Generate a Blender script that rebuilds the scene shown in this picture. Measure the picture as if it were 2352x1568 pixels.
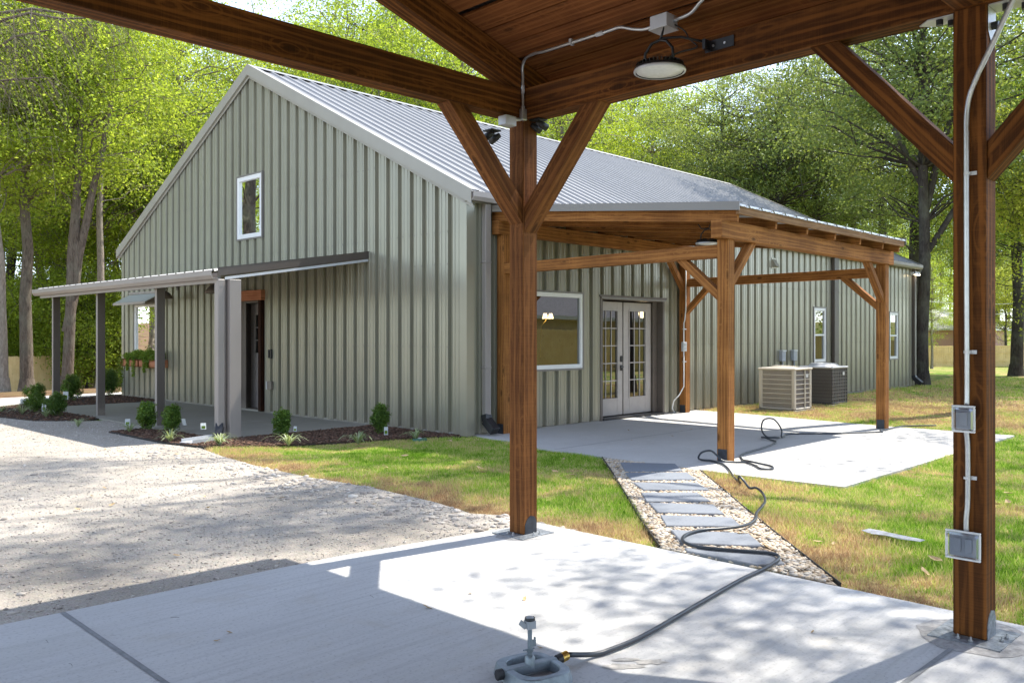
import bpy, math, random
import numpy as np
from math import sin, cos, tan, radians as R, pi, sqrt
from mathutils import Vector, Matrix, noise as mnoise

# ------------------------------------------------------------------ scene, camera, light
scene = bpy.context.scene
for o in list(bpy.data.objects): bpy.data.objects.remove(o)
CAM = (-8.841, -9.481, 1.5)
cd = bpy.data.cameras.new("camera"); cam = bpy.data.objects.new("camera", cd)
scene.collection.objects.link(cam); scene.camera = cam
cam.location = CAM; cam.rotation_euler = (R(90), 0, R(-46))
cd.sensor_width = 36; cd.lens = 1985/2352*36; cd.shift_y = -13/2352
cd.clip_start = 0.05; cd.clip_end = 800
SUN_AZ, SUN_EL = R(-10), R(60)          # azimuth measured from +X, counter-clockwise
world = bpy.data.worlds.new("World"); scene.world = world; world.use_nodes = True
wn = world.node_tree; wn.nodes.clear()
wo = wn.nodes.new("ShaderNodeOutputWorld"); bg = wn.nodes.new("ShaderNodeBackground"); sk = wn.nodes.new("ShaderNodeTexSky")
sk.sky_type = 'NISHITA'; sk.sun_disc = False; sk.sun_elevation = SUN_EL; sk.sun_rotation = R(90) - SUN_AZ
sk.dust_density = 0.1; sk.ozone_density = 1.4; sk.air_density = 0.85; sk.altitude = 900
bg.inputs[1].default_value = 0.15
hs = wn.nodes.new('ShaderNodeHueSaturation'); hs.inputs['Saturation'].default_value = 0.66; wn.links.new(sk.outputs[0], hs.inputs['Color']); wn.links.new(hs.outputs[0], bg.inputs[0]); wn.links.new(bg.outputs[0], wo.inputs[0])
sl = bpy.data.lights.new("sun", 'SUN'); sl.energy = 3.0; sl.angle = R(0.53); sl.color = (1.0, 0.95, 0.86)
sun = bpy.data.objects.new("sun", sl); scene.collection.objects.link(sun)
sdir = Vector((cos(SUN_AZ)*cos(SUN_EL), sin(SUN_AZ)*cos(SUN_EL), sin(SUN_EL)))
sun.rotation_euler = sdir.to_track_quat('Z', 'Y').to_euler(); sun.location = (10, -5, 30)
scene.view_settings.view_transform = 'Standard'; scene.view_settings.look = 'None'
scene.view_settings.exposure = 1.75; scene.view_settings.gamma = 1.0
cy = scene.cycles
cy.max_bounces = 10; cy.diffuse_bounces = 4; cy.glossy_bounces = 4; cy.transparent_max_bounces = 12; cy.transmission_bounces = 6
cy.use_denoising = True
cy.sample_clamp_indirect = 6

rng = np.random.default_rng(7); random.seed(7)
C = scene.collection

# ------------------------------------------------------------------ helpers
class MB:
    """collects shapes; build() links them as ONE mesh object"""
    def __init__(s, xf=None): s.v=[]; s.f=[]; s.uv=[]; s.n=0; s.mi=[]; s.xf=xf
    def add(s, verts, faces, uvs=None, mi=0):
        b=s.n
        if s.xf: verts=[s.xf(*p) for p in verts]
        s.v.extend([tuple(p) for p in verts]); s.n+=len(verts)
        for k,f in enumerate(faces):
            s.f.append(tuple(b+i for i in f)); s.mi.append(mi)
            s.uv.extend(uvs[k] if uvs else [(0,0)]*len(f))
        return s
    def box(s, a, b, mi=0):
        x0,x1=sorted((a[0],b[0])); y0,y1=sorted((a[1],b[1])); z0,z1=sorted((a[2],b[2]))
        V=[(x0,y0,z0),(x1,y0,z0),(x1,y1,z0),(x0,y1,z0),(x0,y0,z1),(x1,y0,z1),(x1,y1,z1),(x0,y1,z1)]
        F=[(0,3,2,1),(4,5,6,7),(0,1,5,4),(1,2,6,5),(2,3,7,6),(3,0,4,7)]
        ex,ey,ez=x1-x0,y1-y0,z1-z0; L=max(ex,ey,ez); o=random.random()*40; o2=random.random()*40
        ax=(ex,ey,ez).index(L); uvs=[]
        for k,f in enumerate(F):
            row=[]
            for i in f:
                p=V[i]; u=p[ax]; others=[p[j] for j in range(3) if j!=ax]
                row.append((u+o, others[0]*1.0+others[1]*1.0+o2+k*.37))
            uvs.append(row)
        return s.add(V,F,uvs,mi)
    def beam(s, p0, p1, w, h, up=(0,0,1), off=(0,0), mi=0, cut0=None, cut1=None):
        """bar with cross-section w (sideways) x h (towards up); p0,p1 = centre line"""
        p0=Vector(p0); p1=Vector(p1); d=(p1-p0); L=d.length; d.normalize()
        up=Vector(up); side=d.cross(up).normalized(); u2=side.cross(d).normalized()
        V=[]
        for p,c in ((p0,cut0),(p1,cut1)):
            for a,b in ((-1,-1),(1,-1),(1,1),(-1,1)):
                q=p+side*(a*w/2+off[0])+u2*(b*h/2+off[1])
                if c:  # slide along d to plane (point, normal)
                    n=Vector(c[1]); t=(Vector(c[0])-q).dot(n)/d.dot(n); q=q+d*t
                V.append(tuple(q))
        F=[(3,2,1,0),(4,5,6,7),(0,1,5,4),(1,2,6,5),(2,3,7,6),(3,0,4,7)]
        o=random.random()*40; o2=random.random()*40
        per=[0,w,w+h,2*w+h,2*w+2*h]
        uvs=[[(o+a*.02,o2+b*.1) for a,b in ((0,0),(1,0),(1,1),(0,1))] for _ in range(2)]
        for k in range(4): uvs.append([(o,o2+per[k]),(o,o2+per[k+1]),(o+L,o2+per[k+1]),(o+L,o2+per[k])])
        return s.add(V,F,uvs,mi)
    def poly(s, pts, z0, z1, mi=0):
        n=len(pts); V=[(x,y,z1) for x,y in pts]+[(x,y,z0) for x,y in pts]
        a=sum(pts[i][0]*pts[(i+1)%n][1]-pts[(i+1)%n][0]*pts[i][1] for i in range(n))
        top=list(range(n)); 
        if a<0: top=top[::-1]
        F=[tuple(top)]+[(i,i+n,(i+1)%n+n,(i+1)%n) if a>0 else (i,(i+1)%n,(i+1)%n+n,i+n) for i in range(n)]
        return s.add(V,F,[[(V[i][0],V[i][1]) for i in f] for f in F],mi)
    def extrude(s, prof, p0, p1, sx, sz, mi=0):
        """2-D profile (list of (a,b)) swept from p0 to p1; a along sx, b along sz"""
        p0=Vector(p0);p1=Vector(p1);sx=Vector(sx);sz=Vector(sz);n=len(prof)
        V=[tuple(p+sx*a+sz*b) for p in (p0,p1) for a,b in prof]
        F=[(i,(i+1)%n,(i+1)%n+n,i+n) for i in range(n)]+[tuple(range(n))[::-1],tuple(range(n,2*n))]
        return s.add(V,F,None,mi)
    def tube(s, pts, r, seg=8, mi=0, cap=True):
        pts=[Vector(p) for p in pts]; n=len(pts); rr=r if isinstance(r,(list,tuple)) else [r]*n
        V=[];F=[];UV=[]; prev=None; L=0
        for i,p in enumerate(pts):
            d=(pts[min(i+1,n-1)]-pts[max(i-1,0)]).normalized()
            if prev is None:
                a=Vector((0,0,1)) if abs(d.z)<.9 else Vector((1,0,0)); x=d.cross(a).normalized()
            else:
                x=(prev-d*prev.dot(d)); x=x.normalized() if x.length>1e-6 else prev
            prev=x; y=d.cross(x)
            for k in range(seg):
                t=2*pi*k/seg; V.append(tuple(p+(x*cos(t)+y*sin(t))*rr[i]))
        for i in range(n-1):
            dl=(pts[i+1]-pts[i]).length
            for k in range(seg):
                k2=(k+1)%seg; F.append((i*seg+k,i*seg+k2,(i+1)*seg+k2,(i+1)*seg+k))
                UV.append([(L,k/seg),(L,(k+1)/seg),(L+dl,(k+1)/seg),(L+dl,k/seg)])
            L+=dl
        if cap:
            F.append(tuple(range(seg))[::-1]); UV.append([(0,0)]*seg)
            F.append(tuple(range((n-1)*seg,n*seg))); UV.append([(0,0)]*seg)
        return s.add(V,F,UV,mi)
    def lathe(s, prof, c, seg=24, axis='z', mi=0):
        V=[];F=[];n=len(prof)
        for r,z in prof:
            for k in range(seg):
                t=2*pi*k/seg; V.append((c[0]+r*cos(t),c[1]+r*sin(t),c[2]+z))
        for i in range(n-1):
            for k in range(seg):
                k2=(k+1)%seg; F.append((i*seg+k,i*seg+k2,(i+1)*seg+k2,(i+1)*seg+k))
        return s.add(V,F,None,mi)
    def build(s, name, mats, parent=None, smooth=False, bevel=0):
        me=bpy.data.meshes.new(name)
        off=parent_loc(parent)
        V=[(x-off[0],y-off[1],z-off[2]) for x,y,z in s.v]
        me.from_pydata(V,[],s.f)
        uvl=me.uv_layers.new(name="UVMap"); uvl.data.foreach_set("uv",np.array(s.uv,dtype=np.float32).ravel())
        ms=mats if isinstance(mats,(list,tuple)) else [mats]
        for m in ms: me.materials.append(m)
        if len(ms)>1: me.polygons.foreach_set("material_index",s.mi)
        if smooth: me.polygons.foreach_set("use_smooth",[True]*len(me.polygons))
        me.update()
        return link(name,me,parent,bevel)
def parent_loc(p):
    if p is None: return (0,0,0)
    return p.get('_o',(0,0,0)) if p.get('_o') is not None else (0,0,0)
def link(name,me,parent=None,bevel=0):
    o=bpy.data.objects.new(name,me); C.objects.link(o)
    if parent is not None:
        o.parent=parent
        if parent.get('_o') is not None: o['_o']=tuple(parent['_o'])
    if bevel:
        b=o.modifiers.new("bevel",'BEVEL'); b.width=bevel; b.segments=1; b.limit_method='ANGLE'; b.angle_limit=R(50)
    return o
def thing(name,label,cat,loc=(0,0,0),group=None,rotz=0,world_coords=True):
    o=bpy.data.objects.new(name,None); C.objects.link(o); o.location=loc; o.rotation_euler=(0,0,rotz)
    o.empty_display_size=.1; o['label']=label; o['category']=cat
    if group: o['group']=group
    if world_coords: o['_o']=tuple(loc)
    return o
def tag(o,label=None,cat=None,group=None,kind=None):
    if label: o['label']=label
    if cat: o['category']=cat
    if group: o['group']=group
    if kind: o['kind']=kind
    return o
def dup(root,loc,rotz=0,label=None,group=None,scale=None):
    r=root.copy(); C.objects.link(r); r.location=loc; r.rotation_euler=(0,0,rotz)
    if scale is not None: r.scale=(scale,)*3 if not isinstance(scale,tuple) else scale
    if label: r['label']=label
    if group: r['group']=group
    for ch in list(root.children):
        c=ch.copy(); C.objects.link(c); c.parent=r
        for g in ch.children:
            d=g.copy(); C.objects.link(d); d.parent=c
    return r
def npmesh(name,V,F,mats,smooth=False,mi=None):
    """V (n,3) array, F (m,k) array of equal-sided faces"""
    me=bpy.data.meshes.new(name); n=len(V); m,k=F.shape
    me.vertices.add(n); me.vertices.foreach_set("co",np.ascontiguousarray(V,dtype=np.float32).ravel())
    me.loops.add(m*k); me.loops.foreach_set("vertex_index",np.ascontiguousarray(F,dtype=np.int32).ravel())
    me.polygons.add(m); me.polygons.foreach_set("loop_start",np.arange(0,m*k,k,dtype=np.int32))
    try: me.polygons.foreach_set("loop_total",np.full(m,k,dtype=np.int32))
    except Exception: pass
    for mt in (mats if isinstance(mats,(list,tuple)) else [mats]): me.materials.append(mt)
    if mi is not None: me.polygons.foreach_set("material_index",mi.astype(np.int32))
    if smooth: me.polygons.foreach_set("use_smooth",[True]*m)
    me.update(calc_edges=True); me.validate()
    return me
def P(px,Z):
    """world x,y at a bearing (2352-wide photo column) and depth Z from the photographer's spot"""
    X=(px-1176)/1985*Z
    return (CAM[0]+X*sin(R(44))+Z*cos(R(44)), CAM[1]-X*cos(R(44))+Z*sin(R(44)))
def sstep(a,b,x):
    t=min(1,max(0,(x-a)/(b-a))); return t*t*(3-2*t)
def terrain(x,y):
    z=-1.42*sstep(13.5,42,y)
    zx=-1.2*sstep(27,72,x)
    z=min(z,zx)
    d=math.hypot(x-CAM[0],y-CAM[1])
    z+= 5.0*sstep(85,150,d)
    return z-0.03

# ------------------------------------------------------------------ materials
def mat(name):
    m=bpy.data.materials.new(name); m.use_nodes=True; nt=m.node_tree; nt.nodes.clear()
    out=nt.nodes.new("ShaderNodeOutputMaterial"); return m,nt,out
def N(nt,t,**kw):
    n=nt.nodes.new(t)
    for k,v in kw.items():
        if k.startswith('_'): setattr(n,k[1:],v)
        else:
            key=k.replace('__',' ')
            n.inputs[int(key[1:]) if key[0]=='i' and key[1:].isdigit() else key].default_value=v
    return n
def L(nt,a,b): nt.links.new(a,b)
def coords(nt,kind='Object',scale=(1,1,1),rot=(0,0,0)):
    tc=N(nt,"ShaderNodeTexCoord"); mp=N(nt,"ShaderNodeMapping"); mp.inputs['Scale'].default_value=scale; mp.inputs['Rotation'].default_value=rot
    L(nt,tc.outputs[kind],mp.inputs[0]); return mp.outputs[0]
def noise_(nt,vec,scale,detail=4,rough=.55,dist=0):
    n=N(nt,"ShaderNodeTexNoise"); n.inputs['Scale'].default_value=scale; n.inputs['Detail'].default_value=detail
    n.inputs['Roughness'].default_value=rough; n.inputs['Distortion'].default_value=dist
    if vec is not None: L(nt,vec,n.inputs['Vector'])
    return n
def ramp(nt,fac,stops,interp='LINEAR'):
    r=N(nt,"ShaderNodeValToRGB"); cr=r.color_ramp; cr.interpolation=interp
    while len(cr.elements)<len(stops): cr.elements.new(.5)
    for e,(p,c) in zip(cr.elements,stops):
        e.position=p; e.color=(c[0],c[1],c[2],1) if len(c)==3 else c
    L(nt,fac,r.inputs[0]); return r.outputs[0]
def mix(nt,fac,a,b,mode='MIX'):
    m=N(nt,"ShaderNodeMix",_data_type='RGBA',_blend_type=mode)
    for s,v in ((m.inputs[0],fac),(m.inputs[6],a),(m.inputs[7],b)):
        if hasattr(v,'is_linked') or isinstance(v,bpy.types.NodeSocket): L(nt,v,s)
        elif isinstance(v,(int,float)): s.default_value=v
        else: s.default_value=(*v[:3],1)
    return m.outputs[2]
def bump(nt,h,strength=.3,dist=.01):
    b=N(nt,"ShaderNodeBump"); b.inputs['Strength'].default_value=strength; b.inputs['Distance'].default_value=dist
    L(nt,h,b.inputs['Height']); return b.outputs[0]
def bsdf(nt,out,color,rough=.6,metal=0,normal=None,spec=.5):
    p=N(nt,"ShaderNodeBsdfPrincipled"); 
    for s,v in ((p.inputs['Base Color'],color),(p.inputs['Roughness'],rough)):
        if isinstance(v,bpy.types.NodeSocket): L(nt,v,s)
        elif isinstance(v,(int,float)): s.default_value=v
        else: s.default_value=(*v[:3],1)
    p.inputs['Metallic'].default_value=metal; p.inputs['Specular IOR Level'].default_value=spec
    if normal is not None: L(nt,normal,p.inputs['Normal'])
    L(nt,p.outputs[0],out.inputs[0]); return p
def simple(name,col,rough=.5,metal=0,var=.12,scale=6,bumpy=0,spec=.5):
    m,nt,out=mat(name); c=coords(nt); n=noise_(nt,c,scale,5,.6)
    lo=tuple(v*(1-var) for v in col); hi=tuple(min(1,v*(1+var)) for v in col)
    col2=ramp(nt,n.outputs[0],[(.3,lo),(.7,hi)])
    nb=bump(nt,noise_(nt,c,scale*12,3).outputs[0],bumpy,.004) if bumpy else None
    bsdf(nt,out,col2,rough,metal,nb,spec); return m
def emit(name,col,s):
    m,nt,out=mat(name); e=N(nt,"ShaderNodeEmission"); e.inputs[0].default_value=(*col,1); e.inputs[1].default_value=s
    L(nt,e.outputs[0],out.inputs[0]); return m

def wood(name,dark,mid,light,knot=(.05,.02,.008),rough=.74,grainy=1.0):
    """stained rough-sawn timber; UV.x runs along the grain in metres"""
    m,nt,out=mat(name)
    tc=N(nt,"ShaderNodeTexCoord"); mp=N(nt,"ShaderNodeMapping"); mp.inputs['Scale'].default_value=(.8,8,1)
    L(nt,tc.outputs['UV'],mp.inputs[0])
    wob=noise_(nt,mp.outputs[0],1.3,3,.5)
    g=noise_(nt,mp.outputs[0],2.6,9,.66,1.0)
    mp2=N(nt,"ShaderNodeMapping"); mp2.inputs['Scale'].default_value=(.9,11,1); L(nt,tc.outputs['UV'],mp2.inputs[0])
    wv=N(nt,"ShaderNodeTexWave",_wave_type='BANDS',_bands_direction='Y'); wv.inputs['Scale'].default_value=.55
    wv.inputs['Distortion'].default_value=11; wv.inputs['Detail'].default_value=4; wv.inputs['Detail Scale'].default_value=.55
    L(nt,mp2.outputs[0],wv.inputs[0])
    base=ramp(nt,g.outputs[0],[(.28,dark),(.5,mid),(.72,light)])
    base=mix(nt,ramp(nt,wv.outputs[0],[(.62,(0,0,0)),(.92,(.8,.8,.8))]),base,light)
    # knots
    mp3=N(nt,"ShaderNodeMapping"); mp3.inputs['Scale'].default_value=(2.3,6.2,1); L(nt,tc.outputs['UV'],mp3.inputs[0])
    vo=N(nt,"ShaderNodeTexVoronoi"); vo.inputs['Scale'].default_value=1.0; L(nt,mp3.outputs[0],vo.inputs['Vector'])
    kf=ramp(nt,vo.outputs['Distance'],[(.07,(1,1,1)),(.11,(.55,.55,.55)),(.19,(.0,.0,.0))])
    ma=N(nt,"ShaderNodeMath",_operation='MULTIPLY_ADD'); L(nt,vo.outputs['Distance'],ma.inputs[0]); ma.inputs[1].default_value=46
    mg=N(nt,"ShaderNodeMath",_operation='MULTIPLY'); L(nt,wob.outputs[0],mg.inputs[0]); mg.inputs[1].default_value=14; L(nt,mg.outputs[0],ma.inputs[2])
    sn=N(nt,"ShaderNodeMath",_operation='SINE'); L(nt,ma.outputs[0],sn.inputs[0])
    rg=ramp(nt,sn.outputs[0],[(.35,(0,0,0)),(.9,(.9,.9,.9))]); mk=ramp(nt,vo.outputs['Distance'],[(.1,(.95,.95,.95)),(.55,(.0,.0,.0))])
    mm=N(nt,"ShaderNodeMath",_operation='MULTIPLY'); L(nt,rg,mm.inputs[0]); L(nt,mk,mm.inputs[1]); base=mix(nt,mm.outputs[0],base,light)
    base=mix(nt,kf,base,knot)
    # saw marks across the grain
    mp4=N(nt,"ShaderNodeMapping"); mp4.inputs['Scale'].default_value=(150,3,1); L(nt,tc.outputs['UV'],mp4.inputs[0])
    sw=noise_(nt,mp4.outputs[0],1,2,.5)
    base=mix(nt,.34*grainy,base,mix(nt,sw.outputs[0],dark,light),'MIX')
    blot=noise_(nt,coords(nt,'Object'),1.7,3)
    base=mix(nt,ramp(nt,blot.outputs[0],[(.4,(0,0,0)),(.66,(.7,.7,.7))]),base,mix(nt,.6,base,dark))
    # hairline checks (splits) along the grain
    mp5=N(nt,"ShaderNodeMapping"); mp5.inputs['Scale'].default_value=(.6,22,1); L(nt,tc.outputs['UV'],mp5.inputs[0])
    ck=noise_(nt,mp5.outputs[0],1.0,5,.7,.4)
    ckf=ramp(nt,ck.outputs[0],[(.30,(1,1,1)),(.335,(0,0,0))])
    base=mix(nt,ckf,base,tuple(v*.25 for v in dark))
    h=mix(nt,.5,g.outputs[0],sw.outputs[0])
    bsdf(nt,out,base,rough,0,bump(nt,h,.6,.003),.14)
    return m
M={}
M['wood_dark']=wood('stained cedar, dark',(.0155,.0052,.0017),(.0619,.0215,.0056),(.2838,.1032,.0224),(.0155,.0060,.0026))
M['wood_post']=wood('stained cedar post',(.0387,.0129,.0043),(.1247,.0447,.0133),(.2666,.1075,.0310),(.0301,.0120,.0052))
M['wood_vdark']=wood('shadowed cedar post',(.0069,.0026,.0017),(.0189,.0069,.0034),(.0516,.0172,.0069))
M['wood_mid']=wood('stained cedar',(.085,.030,.009),(.235,.088,.024),(.46,.205,.06),(.04,.015,.005))
M['wood_grey']=wood('weathered cedar fascia',(.1290,.0645,.0301),(.2494,.1333,.0645),(.3612,.2150,.1118),(.0860,.0387,.0172))
M['wood_board']=wood('stained deck boards',(.0602,.0181,.0060),(.1634,.0516,.0155),(.2838,.1075,.0327))
M['wood_red']=wood('red cedar trim',(.2580,.0860,.0430),(.4300,.1720,.0860),(.5332,.2494,.1376))
M['fence']=wood('new pine picket',(.55,.37,.15),(.72,.53,.25),(.82,.66,.36),(.25,.12,.04),.75)

def panel_mat(name,col,rough=.34,metal=.0,var=.07,streak=.5):
    m,nt,out=mat(name); c=coords(nt); n=noise_(nt,c,.8,4,.6)
    cs=coords(nt,'Object',(5,5,.3)); st=noise_(nt,cs,1,3,.5)
    lo=tuple(v*(1-var) for v in col); hi=tuple(min(1,v*(1+var)) for v in col)
    b=ramp(nt,n.outputs[0],[(.3,lo),(.7,hi)])
    b=mix(nt,ramp(nt,st.outputs[0],[(.35,(0,0,0)),(.75,(streak*.4,)*3)]),b,tuple(v*.78 for v in col))
    # dust splashed up near the ground
    tc=N(nt,"ShaderNodeTexCoord"); sx=N(nt,"ShaderNodeSeparateXYZ"); L(nt,tc.outputs['Object'],sx.inputs[0])
    dn=noise_(nt,c,7,5,.7)
    ad=N(nt,"ShaderNodeMath",_operation='MULTIPLY_ADD'); L(nt,dn.outputs[0],ad.inputs[0]); ad.inputs[1].default_value=.5; L(nt,sx.outputs[2],ad.inputs[2])
    df=ramp(nt,ad.outputs[0],[(.2,(.4,.4,.4)),(.5,(0,0,0))])
    b=mix(nt,df,b,(.36,.31,.25))
    bsdf(nt,out,b,rough,metal,None); return m
M['siding']=panel_mat('sage painted steel siding',(.31,.297,.23),.30,.38)
M['roofing']=panel_mat('galvalume roofing',(.255,.255,.258),.45,.12,.05,.4)
M['trim']=panel_mat('bronze grey trim',(.20,.185,.165),.4)
M['rake']=panel_mat('grey rake trim',(.33,.315,.27),.4)
M['brown']=panel_mat('dark bronze metal',(.085,.068,.056),.42)
M['taupe']=panel_mat('taupe metal',(.27,.24,.22),.42)
M['porchroof']=panel_mat('porch roofing',(.36,.37,.37),.4)
M['awning']=panel_mat('pale sage awning',(.42,.46,.42),.4)
M['white']=simple('white vinyl',(.78,.78,.76),.4,0,.04)
M['black']=simple('black plastic',(.02,.02,.022),.45,0,.2)
M['blackmetal']=simple('black metal',(.025,.025,.027),.35,.3,.2)
M['galv']=simple('galvanised conduit',(.52,.53,.54),.32,.75,.1,30)
M['greybox']=simple('grey plastic box',(.36,.38,.40),.45,0,.06)
M['boxlight']=simple('light grey steel box',(.55,.56,.58),.35,.3,.05)
M['door']=simple('taupe painted door',(.37,.335,.305),.5,0,.06,9)
M['frontdoor']=simple('lightened taupe door',(.42,.37,.34),.5,0,.06,9)  # front door taupe, lightened to make up for the shade in its recess
M['bronzeframe']=simple('bronze door frame',(.11,.09,.075),.5,0,.1)
M['tan']=simple('tan condenser case',(.50,.45,.375),.5,0,.04)
M['tandark']=simple('condenser coil',(.16,.135,.115),.7,0,.15,40)
M['charcoal']=simple('charcoal condenser grille',(.065,.055,.05),.5,0,.15,30)
M['lightmetal']=simple('light metal cap',(.58,.58,.58),.4,.2,.04)
M['brass']=simple('brass fitting',(.75,.52,.16),.28,1,.1,40)
M['darkhose']=simple('dark hose rubber',(.028,.034,.042),.36,0,.15,40)
M['castgrey']=simple('worn cast zinc',(.235,.275,.30),.42,.45,.3,14,.25)
M['foamgrey']=simple('grey plastic scrap',(.42,.43,.46),.35,0,.3,20)
M['rubber']=simple('black edging',(.02,.018,.016),.7,0,.2)
M['lens']=simple('lamp diffuser',(.72,.72,.70),.25,0,.06,40)
M['warm']=emit('warm lamp glow',(1,.74,.42),4)
M['flood']=emit('flood lamp glow',(1,.78,.5),7)
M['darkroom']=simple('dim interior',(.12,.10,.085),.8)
M['bone']=simple('bone tag',(.5,.52,.50),.5,0,.15,60)
M['mortar']=simple('smeared mortar',(.34,.33,.32),.9,0,.3,30,.6)
M['steelbase']=simple('painted steel saddle',(.03,.035,.045),.5,.2,.4,25)
M['worn_base']=simple('worn steel saddle',(.22,.24,.26),.5,.3,.5,40)

def glass():
    m,nt,out=mat('window glass')
    gl=N(nt,"ShaderNodeBsdfGlossy"); gl.inputs['Roughness'].default_value=.012; gl.inputs[0].default_value=(.95,.97,.96,1)
    c=coords(nt); nb=bump(nt,noise_(nt,c,1.3,1).outputs[0],.05,.02); L(nt,nb,gl.inputs['Normal'])
    tr=N(nt,"ShaderNodeBsdfTransparent"); tr.inputs[0].default_value=(.30,.31,.29,1)
    fr=N(nt,"ShaderNodeFresnel"); fr.inputs[0].default_value=2.9
    mx=N(nt,"ShaderNodeMixShader"); L(nt,fr.outputs[0],mx.inputs[0]); L(nt,tr.outputs[0],mx.inputs[1]); L(nt,gl.outputs[0],mx.inputs[2])
    L(nt,mx.outputs[0],out.inputs[0]); return m
M['glass']=glass()
def clearplastic():
    m,nt,out=mat('clear plastic cover')
    gl=N(nt,"ShaderNodeBsdfGlossy"); gl.inputs['Roughness'].default_value=.18; gl.inputs[0].default_value=(.85,.88,.92,1)
    tr=N(nt,"ShaderNodeBsdfTransparent"); tr.inputs[0].default_value=(.74,.76,.8,1)
    lw=N(nt,"ShaderNodeLayerWeight"); lw.inputs[0].default_value=.45
    mx=N(nt,"ShaderNodeMixShader"); L(nt,lw.outputs[1],mx.inputs[0]); L(nt,tr.outputs[0],mx.inputs[1]); L(nt,gl.outputs[0],mx.inputs[2])
    L(nt,mx.outputs[0],out.inputs[0]); return m
M['clear']=clearplastic()

def concrete(name,col,rot,joints=None,streaks=.5,stain=(.42,.38,.32)):
    m,nt,out=mat(name); c=coords(nt,'Object',(1,1,1),(0,0,rot)); 
    n=noise_(nt,c,.9,6,.6); cs=coords(nt,'Object',(1,22,1),(0,0,rot)); s=noise_(nt,cs,1.1,5,.65); f=noise_(nt,c,55,3,.6)
    b=ramp(nt,n.outputs[0],[(.3,tuple(v*.90 for v in col)),(.7,tuple(min(1,v*1.05) for v in col))])
    b=mix(nt,ramp(nt,s.outputs[0],[(.47,(0,0,0)),(.66,(streaks,)*3)]),b,tuple(v*.74 for v in col))
    s3=noise_(nt,coords(nt,'Object',(.35,5,1),(0,0,rot)),1.3,6,.7,.5); b=mix(nt,ramp(nt,s3.outputs[0],[(.5,(0,0,0)),(.7,(streaks*.8,)*3)]),b,tuple(v*.80 for v in stain) if False else (col[0]*.86,col[1]*.86,col[2]*.80))
    b=mix(nt,ramp(nt,noise_(nt,c,2.6,6,.7,.4).outputs[0],[(.54,(0,0,0)),(.72,(.42,.42,.42))]),b,stain)
    b=mix(nt,ramp(nt,f.outputs[0],[(.32,(.6,.6,.6)),(.46,(0,0,0))]),b,tuple(v*.62 for v in col))
    # small specks
    v=N(nt,"ShaderNodeTexVoronoi"); v.inputs['Scale'].default_value=9; L(nt,c,v.inputs['Vector'])
    b=mix(nt,ramp(nt,v.outputs['Distance'],[(.018,(.8,.8,.8)),(.035,(0,0,0))]),b,(.14,.12,.1))
    bp=bump(nt,mix(nt,.5,s.outputs[0],f.outputs[0]),.28,.004)
    bsdf(nt,out,b,.72,0,bp,.35); return m
M['concrete']=concrete('brushed concrete',(.53,.525,.515),R(-93.2+90))
M['concrete2']=concrete('patio concrete',(.50,.485,.46),R(0),streaks=.35)
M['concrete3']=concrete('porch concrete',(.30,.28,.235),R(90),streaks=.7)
M['joint']=simple('slab joint putty',(.22,.225,.23),.9,0,.2,20)  # plain dark grey of the slab joints
M['stone']=concrete('bluestone paver',(.19,.207,.235),R(20),streaks=.25,stain=(.24,.25,.28))

def gravel_mat():
    m,nt,out=mat('crushed limestone'); c=coords(nt)
    v=N(nt,"ShaderNodeTexVoronoi"); v.inputs['Scale'].default_value=42; L(nt,c,v.inputs['Vector'])
    n=noise_(nt,c,.7,6,.62); f=noise_(nt,c,70,4,.7); g=noise_(nt,c,9,5,.65)
    b=ramp(nt,n.outputs[0],[(.3,(.37,.33,.275)),(.5,(.475,.43,.37)),(.7,(.56,.515,.45))])
    b=mix(nt,ramp(nt,f.outputs[0],[(.36,(.7360,.7360,.7360)),(.52,(0,0,0))]),b,(.2024,.1794,.1564))
    b=mix(nt,.25,b,mix(nt,.8,v.outputs['Color'],(.5060,.4600,.4140)),'MULTIPLY')
    b=mix(nt,ramp(nt,g.outputs[0],[(.5,(0,0,0)),(.68,(.5060,.5060,.5060))]),b,(.3036,.2760,.2392))
    h=mix(nt,.5,f.outputs[0],v.outputs['Distance'])
    bsdf(nt,out,b,.9,0,bump(nt,h,.9,.012),.2); return m
M['gravel']=gravel_mat()
def rocks(name,cols,rough=.8,scale=30):
    m,nt,out=mat(name); g=N(nt,"ShaderNodeNewGeometry")
    c=ramp(nt,g.outputs['Random Per Island'],[(i/(len(cols)-1),x) for i,x in enumerate(cols)])
    n=noise_(nt,coords(nt),scale,4,.6); c=mix(nt,.35,c,mix(nt,n.outputs[0],(.1,.09,.08),(.8,.76,.7)),'OVERLAY')
    bsdf(nt,out,c,rough,0,bump(nt,n.outputs[0],.3,.004),.3); return m
M['gravelstone']=rocks('limestone chips',[(.2550,.2295,.2125),(.3910,.3570,.3230),(.5100,.4675,.4250),(.4420,.3995,.3570),(.6120,.5780,.5355)])
M['pebble']=rocks('river pebbles',[(.2890,.2040,.1275),(.5270,.4250,.2975),(.6120,.5440,.4420),(.2210,.2125,.2125),(.5610,.4675,.3400),(.3825,.2720,.1700),(.6630,.6120,.5270),(.4250,.3995,.3740)],.5)
M['mulch']=rocks('bark mulch',[(.045,.028,.02),(.09,.05,.032),(.16,.085,.055),(.07,.045,.035),(.25,.16,.11)],.9)
M['mulchbase']=simple('mulch soil',(.05,.035,.026),.95,0,.4,20,.8)
M['pebblebase']=simple('path grit',(.36,.30,.23),.95,0,.3,40,.8)

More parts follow.
